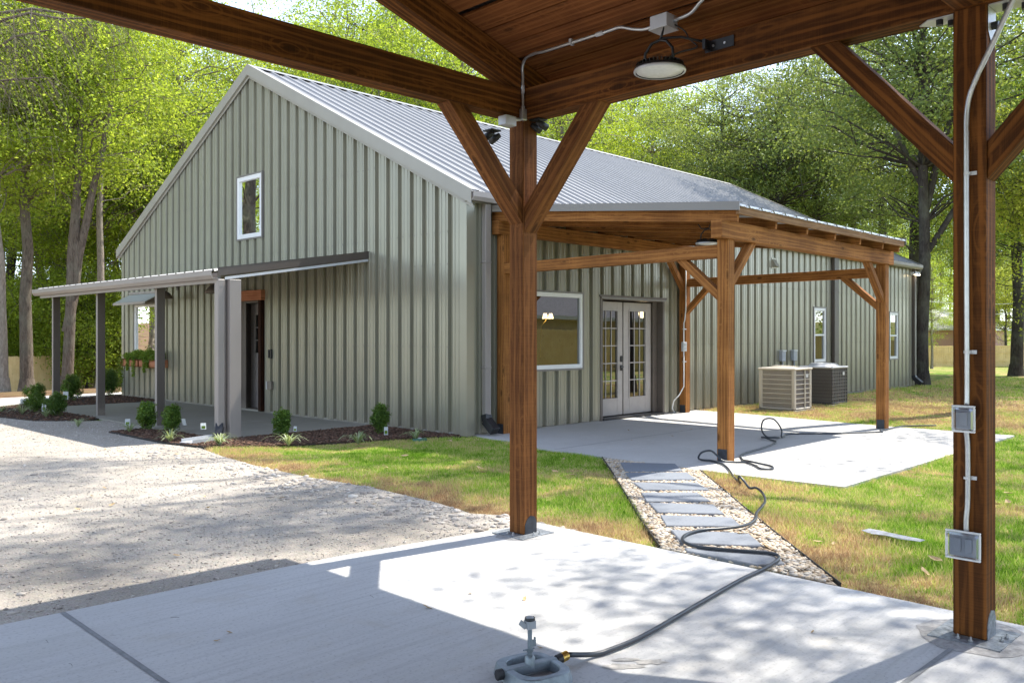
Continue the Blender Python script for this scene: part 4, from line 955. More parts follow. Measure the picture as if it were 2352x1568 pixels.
b=MB(CX); b.tube([(-.09,-.78,3.535),(-.09,-.84,3.535)],.015,10); b.tube([(-.085,-1.235,3.475),(-.085,-1.26,3.475)],.018,10); b.box((-.105,-.565,3.52),(-.07,-.545,3.56)); b.tube([(-.028,-.022,3.30),(-.028,-.022,3.36)],.013,10); b.build('coupling',M['boxlight'],t)
b=MB(CX); b.box((-.052,-.045,3.10),(-.004,-.005,3.185)); b.tube([(-.028,-.022,3.17),(-.028,-.022,3.21)],.016,10); b.build('conduit_body',M['galv'],t,bevel=.005)
t=thing('junction_box','small square grey metal box hanging beside the middle corner post','junction box',CX(-.16,-.02,3.07))
b=MB(CX); b.box((-.235,-.055,3.035),(-.125,.03,3.105)); b.build('case',M['boxlight'],t,bevel=.004); b=MB(CX); b.tube([(-.13,-.015,3.09),(-.05,-.015,3.105)],.014,8); b.build('nipple',M['galv'],t,True)
t=thing('junction_box','large square grey metal box on the ceiling above the round black lamp','junction box',CX(-.08,-1.33,3.48))
b=MB(CX); b.box((-.15,-1.395,3.43),(-.03,-1.265,3.515)); b.build('case',M['boxlight'],t,bevel=.004); b=MB(CX); b.box((-.155,-1.40,3.426),(-.025,-1.26,3.432)); b.build('cover',M['lightmetal'],t)
b=MB(CX); b.tube([(-.07,-1.385,3.48),(-.07,-1.42,3.48)],.018,8); b.build('nipple',M['galv'],t,True)
t=thing('conduit','silver conduit leaving the ceiling box towards the right eave','conduit',CX(-.07,-1.42,3.48))
b=MB(CX); b.tube(pipe([(-.07,-1.41,3.48),(-.075,-1.52,3.49),(-.10,-1.62,3.535),(-.12,-1.74,3.56),(-.14,-2.3,3.565),(-.14,-3.1,3.565)]),.0105,10); b.build('pipe',M['galv'],t,True)
cl_=highbay('high_bay_lamp','round black high bay lamp with pale lens hanging from the carport beam',(-.23,-1.40,3.135),.158,[(-.15,-1.5,3.33),(-.05,-1.60,3.30)],CX,'round high bay lamps')
t=thing('lamp_bracket','black steel angle bracket holding the lamp on the carport beam','bracket',CX(-.03,-1.65,3.27))
b=MB(CX); b.box((-.008,-1.78,3.245),(-.0,-1.58,3.31)); b.box((-.07,-1.62,3.25),(-.008,-1.60,3.31)); b.build('plate',M['blackmetal'],t); b=MB(CX)
for y in (-1.64,-1.72): b.tube([(-.014,y,3.275),(-.002,y,3.275)],.008,6)
b.build('screw',M['galv'],t)
b=MB(CX); b.tube(pipe([(-.07,-1.40,3.45),(-.05,-1.46,3.40),(-.06,-1.50,3.34),(-.05,-1.55,3.28),(-.12,-1.47,3.25),(-.2,-1.42,3.2)]),.005,6); b.build('cord',M['black'],cl_,True)
def spot(lab,c,d,plate,group):
    """twin-head black security light under a beam"""
    t=thing('security_light',lab,'spotlight',CX(*c),group)
    b=MB(CX); b.box((c[0]-.05,c[1]-.05,c[2]-.012),(c[0]+.05,c[1]+.05,c[2]-.001)); b.build('mounting_plate',plate,t,bevel=.003)
    for s in (-1,1):
        p=Vector(c)+Vector((d[1]*.045*s,-d[0]*.045*s,-.05)); q=p+Vector((d[0]*.045,d[1]*.045,-.02))
        b=MB(CX); b.tube([p-(q-p)*.8,p,q],[.018,.026,.028],12); b.tube([c,tuple(p)],.008,6); b.build('lamp_head',M['black'],t,True)
    return t
g_='black security lights on the carport posts'
spot('black security light at the top of the middle corner post, right side',(.10,-.06,BB),(1,-.3),M['blackmetal'],g_)
spot('black security light under the beam just left of the middle corner post',(-.22,.11,3.02),(-.2,1),M['blackmetal'],g_)
t=thing('corner_bracket','white steel corner bracket with black bolts at the top right of the near post','bracket',CX(.07,-3.2,3.08)); b=MB(CX)
b.add([(.16,-3.17,3.122),(.02,-3.17,3.122),(.02,-3.34,3.122),(.09,-3.40,3.122),(.16,-3.34,3.122),(.16,-3.17,3.116),(.02,-3.17,3.116),(.02,-3.34,3.116),(.09,-3.40,3.116),(.16,-3.34,3.116)],[(0,1,2,3,4),(9,8,7,6,5),(0,5,6,1),(1,6,7,2),(2,7,8,3),(3,8,9,4),(4,9,5,0)])
b.add([(.02,-3.169,3.116),(.14,-3.169,3.116),(.14,-3.169,3.0),(.08,-3.169,2.93),(.02,-3.169,3.0)],[(0,1,2,3,4)]); b.build('plate',M['lightmetal'],t)
b=MB(CX)
for p in ((.06,-3.24),(.11,-3.31)): b.tube([(p[0],p[1],3.118),(p[0],p[1],3.085)],.02,8)
b.tube([(.08,-3.168,3.03),(.08,-3.20,3.03)],.02,8); b.build('bolt',M['black'],t)
t=thing('corner_bracket','white steel corner bracket with black bolts under the beam left of the near post','bracket',CX(.07,-2.95,3.1)); b=MB(CX)
b.add([(.15,-3.012,3.122),(.15,-2.88,3.122),(.09,-2.82,3.122),(.03,-2.88,3.122),(.03,-3.012,3.122),(.15,-3.012,3.116),(.15,-2.88,3.116),(.09,-2.82,3.116),(.03,-2.88,3.116),(.03,-3.012,3.116)],[(4,3,2,1,0),(5,6,7,8,9),(0,1,6,5),(1,2,7,6),(2,3,8,7),(3,4,9,8),(4,0,5,9)]); b.build('plate',M['lightmetal'],t)
b=MB(CX)
for p in ((.06,-2.93),(.11,-2.97)): b.tube([(p[0],p[1],3.118),(p[0],p[1],3.088)],.018,8)
b.build('bolt',M['black'],t)
# conduit and outlets on the near post (left face, x = 0)
t=thing('conduit','grey conduit running down the face of the near right post','conduit',CX(-.015,-3.085,1.5))
b=MB(CX); b.tube(pipe([(-.05,-3.33,3.16),(-.035,-3.22,2.94),(-.025,-3.125,2.75),(-.018,-3.086,2.62),(-.018,-3.082,2.4),(-.018,-3.083,1.8),(-.018,-3.085,1.3),(-.022,-3.085,1.16)]),.0125,12); b.tube(pipe([(-.022,-3.083,1.03),(-.018,-3.088,.94),(-.018,-3.088,.7),(-.022,-3.083,.60),(-.022,-3.083,.54)]),.0125,12); b.build('pipe',M['galv'],t,True)
b=MB(CX)
for z in (2.30,1.42,.80): b.tube([(-.018,-3.085,z-.006),(-.018,-3.085,z+.006)],.016,10); b.box((-.006,-3.125,z-.009),(-.001,-3.085,z+.009))
b.build('strap',M['lightmetal'],t)
def bubble(lab,y0,y1,z0,z1,swit):
    t=thing('outlet_cover',lab,'outlet box',CX(-.05,(y0+y1)/2,(z0+z1)/2),'clear weatherproof outlet covers')
    b=MB(CX); b.box((-.052,y0+.012,z0+.01),(-.002,y1-.012,z1-.01)); b.build('back_box',M['greybox'],t,bevel=.006)
    b=MB(CX); n=len([0])
    D_=.088
    # bevelled tray cover
    o_=[(-.05,y0,z0),(-.05,y1,z0),(-.05,y1,z1),(-.05,y0,z1)]; i_=[(-D_,y0+.012,z0+.012),(-D_,y1-.012,z0+.012),(-D_,y1-.012,z1-.02),(-D_,y0+.012,z1-.02)]
    b.add(o_+i_,[(0,1,5,4),(1,2,6,5),(2,3,7,6),(3,0,4,7),(4,5,6,7)]); b.build('clear_lid',M['clear'],t,bevel=.01)
    b=MB(CX); w=.007
    for a,c in (((-.06,y0-.004,z0-.004),(-.05,y1+.004,z0+w)),((-.06,y0-.004,z1-w),(-.05,y1+.004,z1+.004)),((-.06,y0-.004,z0+w),(-.05,y0+w,z1-w)),((-.06,y1-w,z0+w),(-.05,y1+.004,z1-w))): b.box(a,c)
    b.build('rim',M['lens'],t,bevel=.003)
    b=MB(CX)
    for k in range(swit): yy=(y0+y1)/2+(k-(swit-1)/2)*.05; b.box((-.060,yy-.017,(z0+z1)/2-.035),(-.053,yy+.017,(z0+z1)/2+.035))
    b.build('device',M['greybox'],t,bevel=.003)
bubble('single clear lidded outlet box halfway down the near post',-3.13,-3.03,1.03,1.155,1)
bubble('wide clear lidded double outlet box low on the near post',-3.155,-3.0,.405,.54,2)
# ------------------------------------------------------------------ air conditioners
def condenser(name,lab,x0,x1,y0,y1,h,case,coil,rows,mull,cap,corner,dome):
    t=thing(name,lab,'air conditioner',((x0+x1)/2,(y0+y1)/2,0),'outdoor air conditioning condensers')
    b=MB(); b.box((x0-.04,y0-.04,-.04),(x1+.04,y1+.04,.015)); b.build('pad',M['concrete3'],t)
    b=MB(); b.box((x0+.03,y0+.03,.02),(x1-.03,y1-.03,h-.05)); b.build('coil',coil,t)
    c=corner; b=MB()
    for (xa,ya) in ((x0,y0),(x1-c,y0),(x0,y1-c),(x1-c,y1-c)): b.box((xa,ya,.02),(xa+c,ya+c,h-.04))
    b.box((x0,y0,.02),(x1,y1,.06)); b.build('case',case,t,bevel=.015)
    b=MB()
    for k in range(1,rows): z=.06+(h-.11)*k/rows; w=.008 if rows<9 else .004; b.box((x0+.005,y0+.004,z-w),(x1-.005,y1-.004,z+w))
    b.build('louver_bands',case if mull else M['trim'],t)
    b=MB(); n_=int((y1-y0-2*c)/.022)
    for k in range(n_): yy=y0+c+(k+.5)*(y1-y0-2*c)/n_; b.box((x0+.012,yy-.0035,.06),(x0+.022,yy+.0035,h-.05))
    b.build('side_grille',case if mull else M['trim'],t); b=MB()
    if mull: xm=(x0+x1)/2+.08; b.box((xm-.012,y0-.002,.06),(xm+.012,y0+.02,h-.05))
    else:
        for k in range(6): xx=x0+c+(k+.5)*(x1-x0-2*c)/6; b.box((xx-.003,y0+.008,.06),(xx+.003,y0+.02,h-.05))
    b.build('grille',case if mull else M['trim'],t)
    b=MB(); m_=.02; b.box((x0-m_,y0-m_,h-.05),(x1+m_,y1+m_,h-.005)); b.build('top_cap',cap,t,bevel=.02)
    b=MB(); cx,cyy=(x0+x1)/2,(y0+y1)/2; r=(x1-x0)*.42
    if dome: b.lathe([(r,0),(r*.85,.04),(r*.8,.045),(r*.5,.05),(r*.3,.055),(.001,.058)],(cx,cyy,h-.006),28)
    else: b.lathe([(r,0),(r*.7,.012),(r*.35,.02),(.001,.022)],(cx,cyy,h-.006),28)
    for k in range(5): b.lathe([(r*(.25+.14*k),.06 if dome else .03),(r*(.25+.14*k)+.006,.064 if dome else .033)],(cx,cyy,h-.006),28)
    b.build('fan_guard',cap,t,True)
    b=MB(); b.box((x1-.27,y0-.008,h-.20),(x1-.18,y0-.003,h-.13)); b.build('plate',M['lightmetal'],t)
condenser('condenser','tan boxy air conditioner condenser nearest the patio',7.36,8.12,-1.62,-.84,.86,M['tan'],M['tandark'],8,True,M['tan'],.075,False)
condenser('condenser','dark charcoal air conditioner condenser behind the tan one',9.32,10.12,-1.52,-.78,.84,M['charcoal'],M['charcoal'],10,False,M['lightmetal'],.03,True)
# ------------------------------------------------------------------ stepping stones
ST=[[(-.646,-3.338),(-.285,-3.86),(-.667,-4.207),(-1.133,-3.769)],[(-1.23,-3.841),(-.738,-4.308),(-1.059,-4.629),(-1.552,-4.157)],[(-1.687,-4.283),(-1.239,-4.746),(-1.499,-5.044),(-1.941,-4.586)],[(-2.088,-4.666),(-1.718,-5.049),(-1.99,-5.354),(-2.408,-4.951)],[(-2.445,-5.0),(-2.127,-5.471),(-2.408,-5.739),(-2.736,-5.297)],[(-2.824,-5.383),(-2.491,-5.851),(-2.734,-6.085),(-3.122,-5.639)],[(-3.224,-5.751),(-2.914,-6.239),(-3.204,-6.516),(-3.521,-6.041)],[(-3.64,-6.14),(-3.303,-6.591),(-3.533,-6.84),(-3.695,-6.72),(-3.70,-6.2)]]
ordn=['first stepping stone, touching the patio slab','second stepping stone from the patio, half in shadow','third stepping stone from the patio slab','fourth stepping stone from the patio slab','fifth stepping stone from the patio slab','sixth stepping stone from the patio slab','seventh stepping stone, next to last before the carport slab','last stepping stone, tight against the carport slab under the hose']
for q,l in zip(ST,ordn):
    b=MB(); b.poly(q,-.03,.016); o=b.build('stepping_stone',M['stone'],None,bevel=.006); tag(o,'blue grey '+l,'paving stone','stepping stones on the pebble path')
def edging(lab,pts):
    b=MB(); b.tube([(x,y,.004) for x,y in pts],.006,6)
    for (x1_,y1_),(x2_,y2_) in zip(pts,pts[1:]): b.beam((x1_,y1_,-.02),(x2_,y2_,-.02),.006,.06)
    tag(b.build('edging',M['rubber'],None),lab,'edging')
edging('black plastic edging between the path and the right lawn',[(-.42,-4.27),(-1.2,-4.98),(-2.0,-5.70),(-2.9,-6.53),(-3.70,-7.28)])
edging('black plastic edging between the path and the left lawn',[(-.38,-2.86),(-1.3,-3.73),(-2.3,-4.66),(-3.1,-5.4),(-3.68,-5.96)])
edging('black plastic edging where the mulch bed meets the drive',[(-3.49,4.45),(-3.5,2.5),(-3.32,1.55)])
# ------------------------------------------------------------------ hose and sprinkler
hp=[CX(-1.655,-1.912,.047)]+[CX(x,y,.016) for x,y in [(-1.50,-1.94),(-1.40,-1.955),(-1.128,-1.948),(-.532,-1.861),(.075,-1.775),(.40,-1.75)]]+[CX(x,y,.03) for x,y in [(.60,-1.735),(.72,-1.68),(.747,-1.60),(.68,-1.46),(.56,-1.20),(.60,-1.02),(.778,-.905),(1.009,-.893),(1.177,-.978),(1.388,-1.041),(1.66,-.981),(1.895,-.86),(2.366,-.675),(2.73,-.452),(2.95,-.26)]]
hp+=[(x,y,z) for x,y,z in [(-1.18,-5.30,.02),(-1.10,-5.20,.06),(-1.06,-5.12,.10),(-1.0,-5.08,.05),(-.88,-5.03,.0),(-.6,-4.8,.0),(-.42,-4.66,.014),(-.15,-4.46,.016),(.05,-4.28,.016),(.20,-4.05,.016),(.19,-3.92,.016),(.12,-3.92,.05),(.10,-3.98,.12),(.16,-4.06,.14),(.21,-4.11,.09),(.20,-4.20,.03),(.30,-4.30,.016),(.36,-4.42,.016),(.20,-4.62,.016),(.04,-4.78,.016),(.14,-4.86,.016),(.30,-4.76,.016),(.36,-4.60,.02),(.40,-4.42,.03),(.55,-4.26,.016),(.99,-4.02,.016),(1.8,-3.9,.016),(2.4,-3.75,.016),(2.62,-3.55,.016),(2.72,-3.40,.03),(2.8,-3.33,.016),(2.95,-3.45,.016),(2.82,-3.58,.03),(2.62,-3.50,.05),(2.78,-3.33,.14),(2.95,-3.28,.26),(3.10,-3.36,.26),(3.10,-3.48,.12),(2.98,-3.54,.03),(3.15,-3.5,.016),(3.51,-3.42,.016),(4.0,-3.85,.016),(4.6,-4.22,.016),(4.80,-4.30,.016),(4.92,-4.22,.02),(5.2,-4.22,.016),(5.8,-4.26,.02),(6.6,-4.5,-.01)]]
b=MB(); hpts=pipe(hp); b.tube(hpts,.0118,10); hose=b.build('garden_hose',M['darkhose'],None,True); tag(hose,'dark rubber garden hose snaking from the sprinkler over the path to the patio','hose')
sp=thing('sprinkler','grey cast metal impact sprinkler on a ring base, lying on the carport slab','sprinkler',CX(-1.86,-1.866,0))
SR=R(-13)  # orientation
def SX(x,y,z=0):
    q=1.15; y=y-.02 if abs(y)>.03 else y; X=(x*cos(SR)-y*sin(SR))*q; Y=(x*sin(SR)+y*cos(SR))*q; return CX(-1.86+X,-1.866+Y,z*1.35)
# base: rounded rectangular frame with a central spine, two D-shaped openings
def ring(cxx,sx_,sy_,w,z0,z1,mb,pin=.0):
    outer=[];inner=[];m_=28
    for k in range(m_):
        a=2*pi*k/m_; c_,s_=cos(a),sin(a); e=.55
        ox=sx_*math.copysign(abs(c_)**e,c_); oy=sy_*math.copysign(abs(s_)**e,s_); ix=(sx_-w)*math.copysign(abs(c_)**.7,c_); iy=(sy_-w)*math.copysign(abs(s_)**.7,s_)
        outer.append((cxx+ox,oy)); inner.append((cxx+ix,iy))
    V=[(x,y,z0) for x,y in outer]+[(cxx+(x-cxx)*.93,y*.93,z1) for x,y in outer]+[(cxx+(x-cxx)*1.03,y*1.03,z1) for x,y in inner]+[(x,y,z0) for x,y in inner]
    F=[]
    for k in range(m_):
        k2=(k+1)%m_
        for q in range(3): F.append((q*m_+k,q*m_+k2,(q+1)*m_+k2,(q+1)*m_+k))
    mb.add(V,F)
b=MB(SX); ring(0,.125,.145,.042,.0,.036,b); b.beam((-.118,0,.024),(.118,0,.024),.036,.030); b.tube([(-.13,0,.024),(.14,0,.024)],.014,12); sb_=b.build('base',M['castgrey'],sp,bevel=.004)
b=MB(SX); b.tube([(-.150,0,.024),(-.122,0,.024)],[.018,.018],14); b.build('end_cap',M['black'],sp,bevel=.003)
b=MB(SX); b.tube([(.125,.0,.026),(.15,0,.03)],[.017,.017],12); b.build('inlet_collar',M['black'],sp)
b=MB(SX); b.tube([(.15,0,.03),(.178,0,.034)],[.0155,.0155],14); [b.tube([(.155+.006*k,0,.031+.001*k),(.157+.006*k,0,.0313+.001*k)],.017,14) for k in range(4)]; b.build('brass_coupling',M['brass'],sp)
b=MB(SX); b.lathe([(.022,.02),(.02,.055),(.016,.062),(.012,.065)],(0,0,0),16); b.build('riser',M['castgrey'],sp,True)
b=MB(SX); b.lathe([(.010,.06),(.010,.075),(.014,.078),(.014,.083),(.009,.085),(.009,.15),(.012,.155)],(0,0,0),14); b.box((-.03,-.003,.082),(.02,.003,.086)); b.box((.008,-.004,.09),(.026,.004,.112)); b.tube([(.02,0,.10),(.022,0,.12),(.026,0,.115)],.004,6); b.build('impact_head',M['castgrey'],sp)
b=MB(SX); b.box((-.018,-.016,.152),(.018,.016,.178)); b.lathe([(.001,.19),(.012,.19),(.018,.186),(.018,.178)],(0,0,0),14); b.beam((-.018,0,.158),(-.038,.012,.175),.008,.018); b.build('arm',M['greybox'],sp)
b=MB(SX); b.lathe([(.019,.178),(.021,.182),(.019,.188)],(0,0,0),14); b.build('dial',M['black'],sp)
b=MB(CX); random.seed(8)
for q,(ax_,ay_,ra_,rb_) in enumerate(((-1.50,-2.10,.10,.035),(-1.36,-2.16,.07,.03),(-1.42,-2.06,.06,.022))):
    vv=[(ax_,ay_,.0024+.0003*q)]
    for k in range(20):
        a_=2*pi*k/20; rr_=random.uniform(.7,1.25); u_,v_=ra_*rr_*cos(a_),rb_*rr_*sin(a_); vv.append((ax_+u_*.75+v_*.66,ay_-u_*.66+v_*.75,.0024+.0003*q))
    b.add(vv,[(0,1+k,1+(k+1)%20) for k in range(20)])
struct(b.build('wet_patch',simple('damp concrete',(.40,.38,.35),.6,0,.3,30)))
# plastic scrap, splash block, valve cover
b=MB(); pts=[(-2.30,-6.84),(-2.20,-6.86),(-2.13,-6.95),(-2.19,-7.05),(-2.25,-7.15),(-2.27,-7.29),(-2.34,-7.28),(-2.33,-7.14),(-2.31,-7.03),(-2.33,-6.93)]
random.seed(2); V=[(x,y,.012+random.random()*.02) for x,y in pts]; b.add(V+[(x,y,z-.003) for x,y,z in V],[tuple(range(10))]+[(i,(i+1)%10,(i+1)%10+10,i+10) for i in range(10)]); o=b.build('plastic_scrap',M['foamgrey'],None); tag(o,'crumpled grey plastic scrap lying on the right lawn','litter')
t=thing('splash_block','grey open ended splash tray in the mulch under the porch downspout','splash block',(-3.05,2.15,0))
b=MB(); b.beam((-3.35,2.13,.012),(-2.78,2.30,.02),.24,.012); b.build('tray',M['foamgrey'],t); b=MB(); b.beam((-3.35,2.255,.035),(-2.82,2.41,.04),.012,.05); b.beam((-3.30,2.02,.03),(-2.76,2.18,.035),.012,.05); b.build('side_lip',M['greybox'],t)
t=thing('valve_cover','dark green plastic valve cover half hidden at the end of the mulch bed','valve cover',(-.78,.2,0)); b=MB(); b.lathe([(.001,.02),(.10,.018),(.11,.0),(.11,-.02)],(-.78,.16,.0),18); b.build('lid',simple('green plastic',(.05,.14,.08),.5),t,True); b=MB(); b.lathe([(.001,.012),(.03,.01),(.03,0)],(-.78,.16,.018),10); b.build('knob',M['boxlight'],t,True)
# ------------------------------------------------------------------ planting
def leafball(n,c,r,size,seed,top=1.0,shell=.55,z_min=None):
    g=np.random.default_rng(seed); v=g.normal(size=(n,3)); v/=np.linalg.norm(v,axis=1)[:,None]; q=g.uniform(shell,1,(n,1))**.6
    p=v*q*np.array(r)*(1+.2*np.sin(4*v[:,:1]+3*v[:,1:2]+seed)+.14*np.sin(9*v[:,2:3]+7*v[:,:1]+2*seed)); p+=np.array(c); return leafquads(p,size,g,v)
def leafquads(p,size,g,out=None,asp=.5):
    n=len(p); a=g.normal(size=(n,3)); 
    if out is not None: a=a+out*.4
    a/=np.linalg.norm(a,axis=1)[:,None]; t=g.normal(size=(n,3)); t-=a*(a*t).sum(1)[:,None]; t/=np.linalg.norm(t,axis=1)[:,None]; b_=np.cross(a,t)
    s=size*g.uniform(.6,1.25,(n,1)); V=np.stack([p-t*s,p+b_*s*asp-t*s*.1,p+t*s,p-b_*s*asp-t*s*.1],1)
    return V
def leafobj(name,Vs,m,parent=None):
    V=np.concatenate(Vs).reshape(-1,3); 
    if parent is not None and parent.get('_o') is not None: V=V-np.array(tuple(parent['_o']))
    F=np.arange(len(V)).reshape(-1,4); return link(name,npmesh(name,V,F,m),parent)
def bush(lab,x,y,r,h,tagpos=None,seed=1):
    t=thing('boxwood_bush',lab,'bush',(x,y,0),'small round boxwood bushes')
    leafobj('foliage',[leafball(int(3600*(r/.17)**1.5),(x,y,h*.56),(r*.82,r*.82,h*.52),.017,seed,shell=.3),*[leafball(260,(x+r*.75*math.sin(seed*2.1+q*2.3),y+r*.75*math.cos(seed*1.3+q*2.3),h*(.35+.16*q)),(r*.42,r*.42,h*.2),.017,seed+70+q,shell=.1) for q in range(4)],leafball(500,(x+r*.2,y,h*.95),(r*.6,r*.6,h*.16),.017,seed+90,shell=.1)],M['leaf_dark'],t)
    b=MB(); 
    for k in range(5): a=k*1.3; b.tube([(x+.01*cos(a),y+.01*sin(a),-.01),(x+r*.5*cos(a),y+r*.5*sin(a),h*.5)],.004,5)
    b.build('stem',M['bark'],t)
    return t
bush('small boxwood bush in the front bed just left of the third porch post',-2.95,4.35,.18,.40,seed=1)
bush('bright topped boxwood bush in the front bed just right of the third porch post',-2.82,3.72,.17,.38,seed=2)
bush('boxwood bush in front of the cedar trimmed front door',-1.93,1.98,.155,.36,seed=3)
bush('upright boxwood bush against the gable wall nearest the house corner',-.72,1.17,.15,.42,seed=4)
bush('boxwood bush at the far left end of the left mulch bed',-3.12,9.05,.2,.5,seed=5)
bush('dark boxwood bush in the left mulch bed beside the second post',-3.15,7.85,.19,.40,seed=6)
bush('boxwood bush directly right of the leftmost porch post',-1.55,11.75,.24,.55,seed=7)
bush('boxwood bush by the left corner of the gable wall',-.25,12.85,.26,.6,seed=8)
def liriope(lab,x,y,h,n,seed):
    g=random.Random(seed); V=[];F=[]
    for k in range(n):
        a=g.uniform(0,2*pi); ln=h*g.uniform(.7,1.3); sp_=g.uniform(.25,.95)*ln; w=.0085; pts=[]
        for q in range(5):
            s=q/4; rr=sp_*s; zz=ln*(s*1.15-.55*s*s*(1+.8*sp_/ln)); ww=w*(1-.8*s)+.0008
            cx_,cy_=x+cos(a)*rr,y+sin(a)*rr; V+= [(cx_-sin(a)*ww,cy_+cos(a)*ww,zz),(cx_+sin(a)*ww,cy_-cos(a)*ww,zz)]
        o_=len(V)-10
        for q in range(4): F.append((o_+2*q,o_+2*q+1,o_+2*q+3,o_+2*q+2))
    o=link('striped_grass_plant',npmesh('striped_grass_plant',np.array(V),np.array(F),M['stripe'])); tag(o,lab,'plant','small striped grass plants in the beds')
for i,(x,y,h,l) in enumerate([(-3.42,2.47,.24,'striped grass plant at the drive edge left of the splash tray'),(-3.12,1.60,.23,'pale striped grass plant at the foot of the wide corner post'),(-2.48,.90,.25,'striped grass plant in front of the boxwood by the front door'),(-1.70,.38,.24,'striped grass plant in the mulch left of the upright boxwood'),(-.82,.20,.2,'thin dark grass plant nearest the house corner'),(-3.3,4.15,.2,'shaded striped grass plant left of the small boxwood by the third post'),(-3.35,7.75,.24,'striped grass plant at the front tip of the left bed'),(-3.45,8.75,.26,'pale striped grass plant leftmost in the left bed'),(-3.05,9.6,.28,'tall pale striped grass plant behind the leftmost boxwood'),(-3.55,5.6,.2,'sparse grass tuft growing in the shaded gravel'),(-3.6,9.5,.2,'small striped grass plant on the bark at the far left')]):
    liriope(l,x,y,h*1.35,44 if i<5 else 30,40+i)
def ptag(lab,x,y,rz,tilt,z=.12,w=.05,h=.07):
    w*=.75; h*=.75; b=MB(); c,s=cos(rz),sin(rz); 
    f=lambda a,d,e: (x+a*c-d*s,y+a*s+d*c,z+e)
    V=[f(-w,0,-h),f(w,0,-h),f(w,tilt*h,h),f(-w,tilt*h,h)]; V2=[(p[0]+s*.003,p[1]-c*.003,p[2]) for p in V]
    b.add(V+V2,[(0,1,2,3),(7,6,5,4),(0,4,5,1),(1,5,6,2),(2,6,7,3),(3,7,4,0)])
    V=[f(-w*.7,-.004,-h*.75),f(w*.7,-.004,-h*.75),f(w*.7,tilt*h*.5-.004,h*.1),f(-w*.7,tilt*h*.5-.004,h*.1)]; b.add(V,[(0,1,2,3)],None,1)
    t=b.build('plant_tag',[M['bone'],M['leaf_mid']],None); tag(t,lab,'tag','white nursery tags on the bushes')
CR=R(-46)
ptag('white nursery tag on the left of the first front boxwood',-3.22,4.42,CR+.3,.4,.13); ptag('white nursery tag right of the second front boxwood',-2.74,3.45,CR-.4,-.5,.17); ptag('white nursery tag behind the boxwood by the front door',-1.85,1.75,CR-.3,.3,.12,.035,.05)
ptag('white nursery tag leaning at the foot of the upright boxwood',-.80,.92,CR+.2,.2,.07,.04,.08); ptag('white nursery tag between the two bushes of the left bed',-3.2,8.35,CR+.1,.2,.14,.05,.10); ptag('white nursery tag below the bush right of the leftmost post',-1.85,11.2,CR,.1,.16,.08,.12)
ptag('white nursery tag leaning against the wide corner post',-2.98,2.35,CR+.5,.6,.2,.05,.06)
# window box
t=thing('window_box','red cedar window box under the left window, full of trailing green plants','window box',(-.2,11.0,.85))
b=MB(); b.box((-.30,10.02,.765),(-.045,12.0,.785)); b.box((-.31,10.02,.77),(-.285,12.0,.94)); b.box((-.31,10.0,.765),(-.045,10.02,.945)); b.box((-.31,12.0,.765),(-.045,12.02,.945)); b.build('box',M['wood_red'],t)
b=MB(); 
for y in (10.0,10.97,11.97): b.box((-.325,y,.765),(-.311,y+.05,.945))
b.box((-.325,10.05,.92),(-.311,11.97,.945)); b.box((-.325,10.05,.765),(-.311,11.97,.785)); b.build('batten',M['wood_dark'],t)
g=np.random.default_rng(5); Vs=[]
for k in range(13): Vs.append(leafball(420,(-.2+g.uniform(-.04,.04),10.1+k*.15,.99+g.uniform(-.03,.1)),(.13,.12,g.uniform(.08,.17)),.022,60+k,shell=.2))
for y,dz in ((10.6,.30),(11.55,.28),(11.2,.42),(10.45,.2),(11.9,.6)): 
    n_=260; p=np.stack([-.34+g.normal(0,.02,n_),y+g.normal(0,.03,n_),.95-dz*g.uniform(0,1,n_)],1); Vs.append(leafquads(p,.022,g))
p=np.stack([-.30+g.normal(0,.03,300),12.12+g.normal(0,.06,300),.98-.85*g.uniform(0,1,300)**1.2],1); Vs.append(leafquads(p,.02,g))
leafobj('foliage',Vs,M['leaf_mid'],t)
# fallen leaves one can count
def leafmesh(seed):
    g=random.Random(seed); L_=.055; pts=[(-1,0),(-.5,.28),(0,.4),(.5,.28),(1,0),(.5,-.28),(0,-.4),(-.5,-.28)]
    V=[(x*L_*g.uniform(.85,1.1),y*L_*g.uniform(.7,1.2),.010+.018*abs(y)*g.uniform(.5,1.5)+.008*x*x) for x,y in pts]+[(0,0,.006)]
    F=[(i,(i+1)%8,8) for i in range(8)]; me=bpy.data.meshes.new('fallen_leaf'); me.from_pydata(V,[],F); me.materials.append(M['leaf_dry']); me.update(); return me
LM=[leafmesh(s) for s in range(4)]; g=random.Random(11)
def leaves(n,fn,lab,grp,z,sc=1):
    for k in range(n):
        x,y=fn(); o=bpy.data.objects.new('fallen_leaf',LM[g.randrange(4)]); C.objects.link(o); o.location=(x,y,z); o.rotation_euler=(g.uniform(-.4,.4),g.uniform(-.3,.3),g.uniform(0,6.28)); s=g.uniform(.6,1.15)*sc; o.scale=(s,s,s); tag(o,lab,'leaf',grp)
leaves(46,lambda:(g.uniform(-3.2,3.2),g.uniform(-9.2,-6.1)),'dry brown leaf fallen on the lawn right of the stepping stones','dry leaves on the right lawn',.0)
leaves(15,lambda:(g.uniform(-3.4,-.6),g.uniform(-3.6,.1)),'dry brown leaf fallen on the lawn between the drive and the path','dry leaves on the middle lawn',.0)
leaves(26,lambda:(g.uniform(-8.2,-3.9),g.uniform(-3.8,4)),'dry leaf fallen on the gravel drive','dry leaves on the drive',-.006,.8)
leaves(9,lambda:CX(g.uniform(-3,-.1),g.uniform(-2.6,0))[:2],'small dry leaf fallen on the carport slab','dry leaves on the carport slab',.001,.55)
leaves(6,lambda:(g.uniform(.5,5),g.uniform(-5.5,-1)),'small dry leaf fallen on the patio slab','dry leaves on the patio slab',.001,.6)
g=random.Random(21)
TW=[]
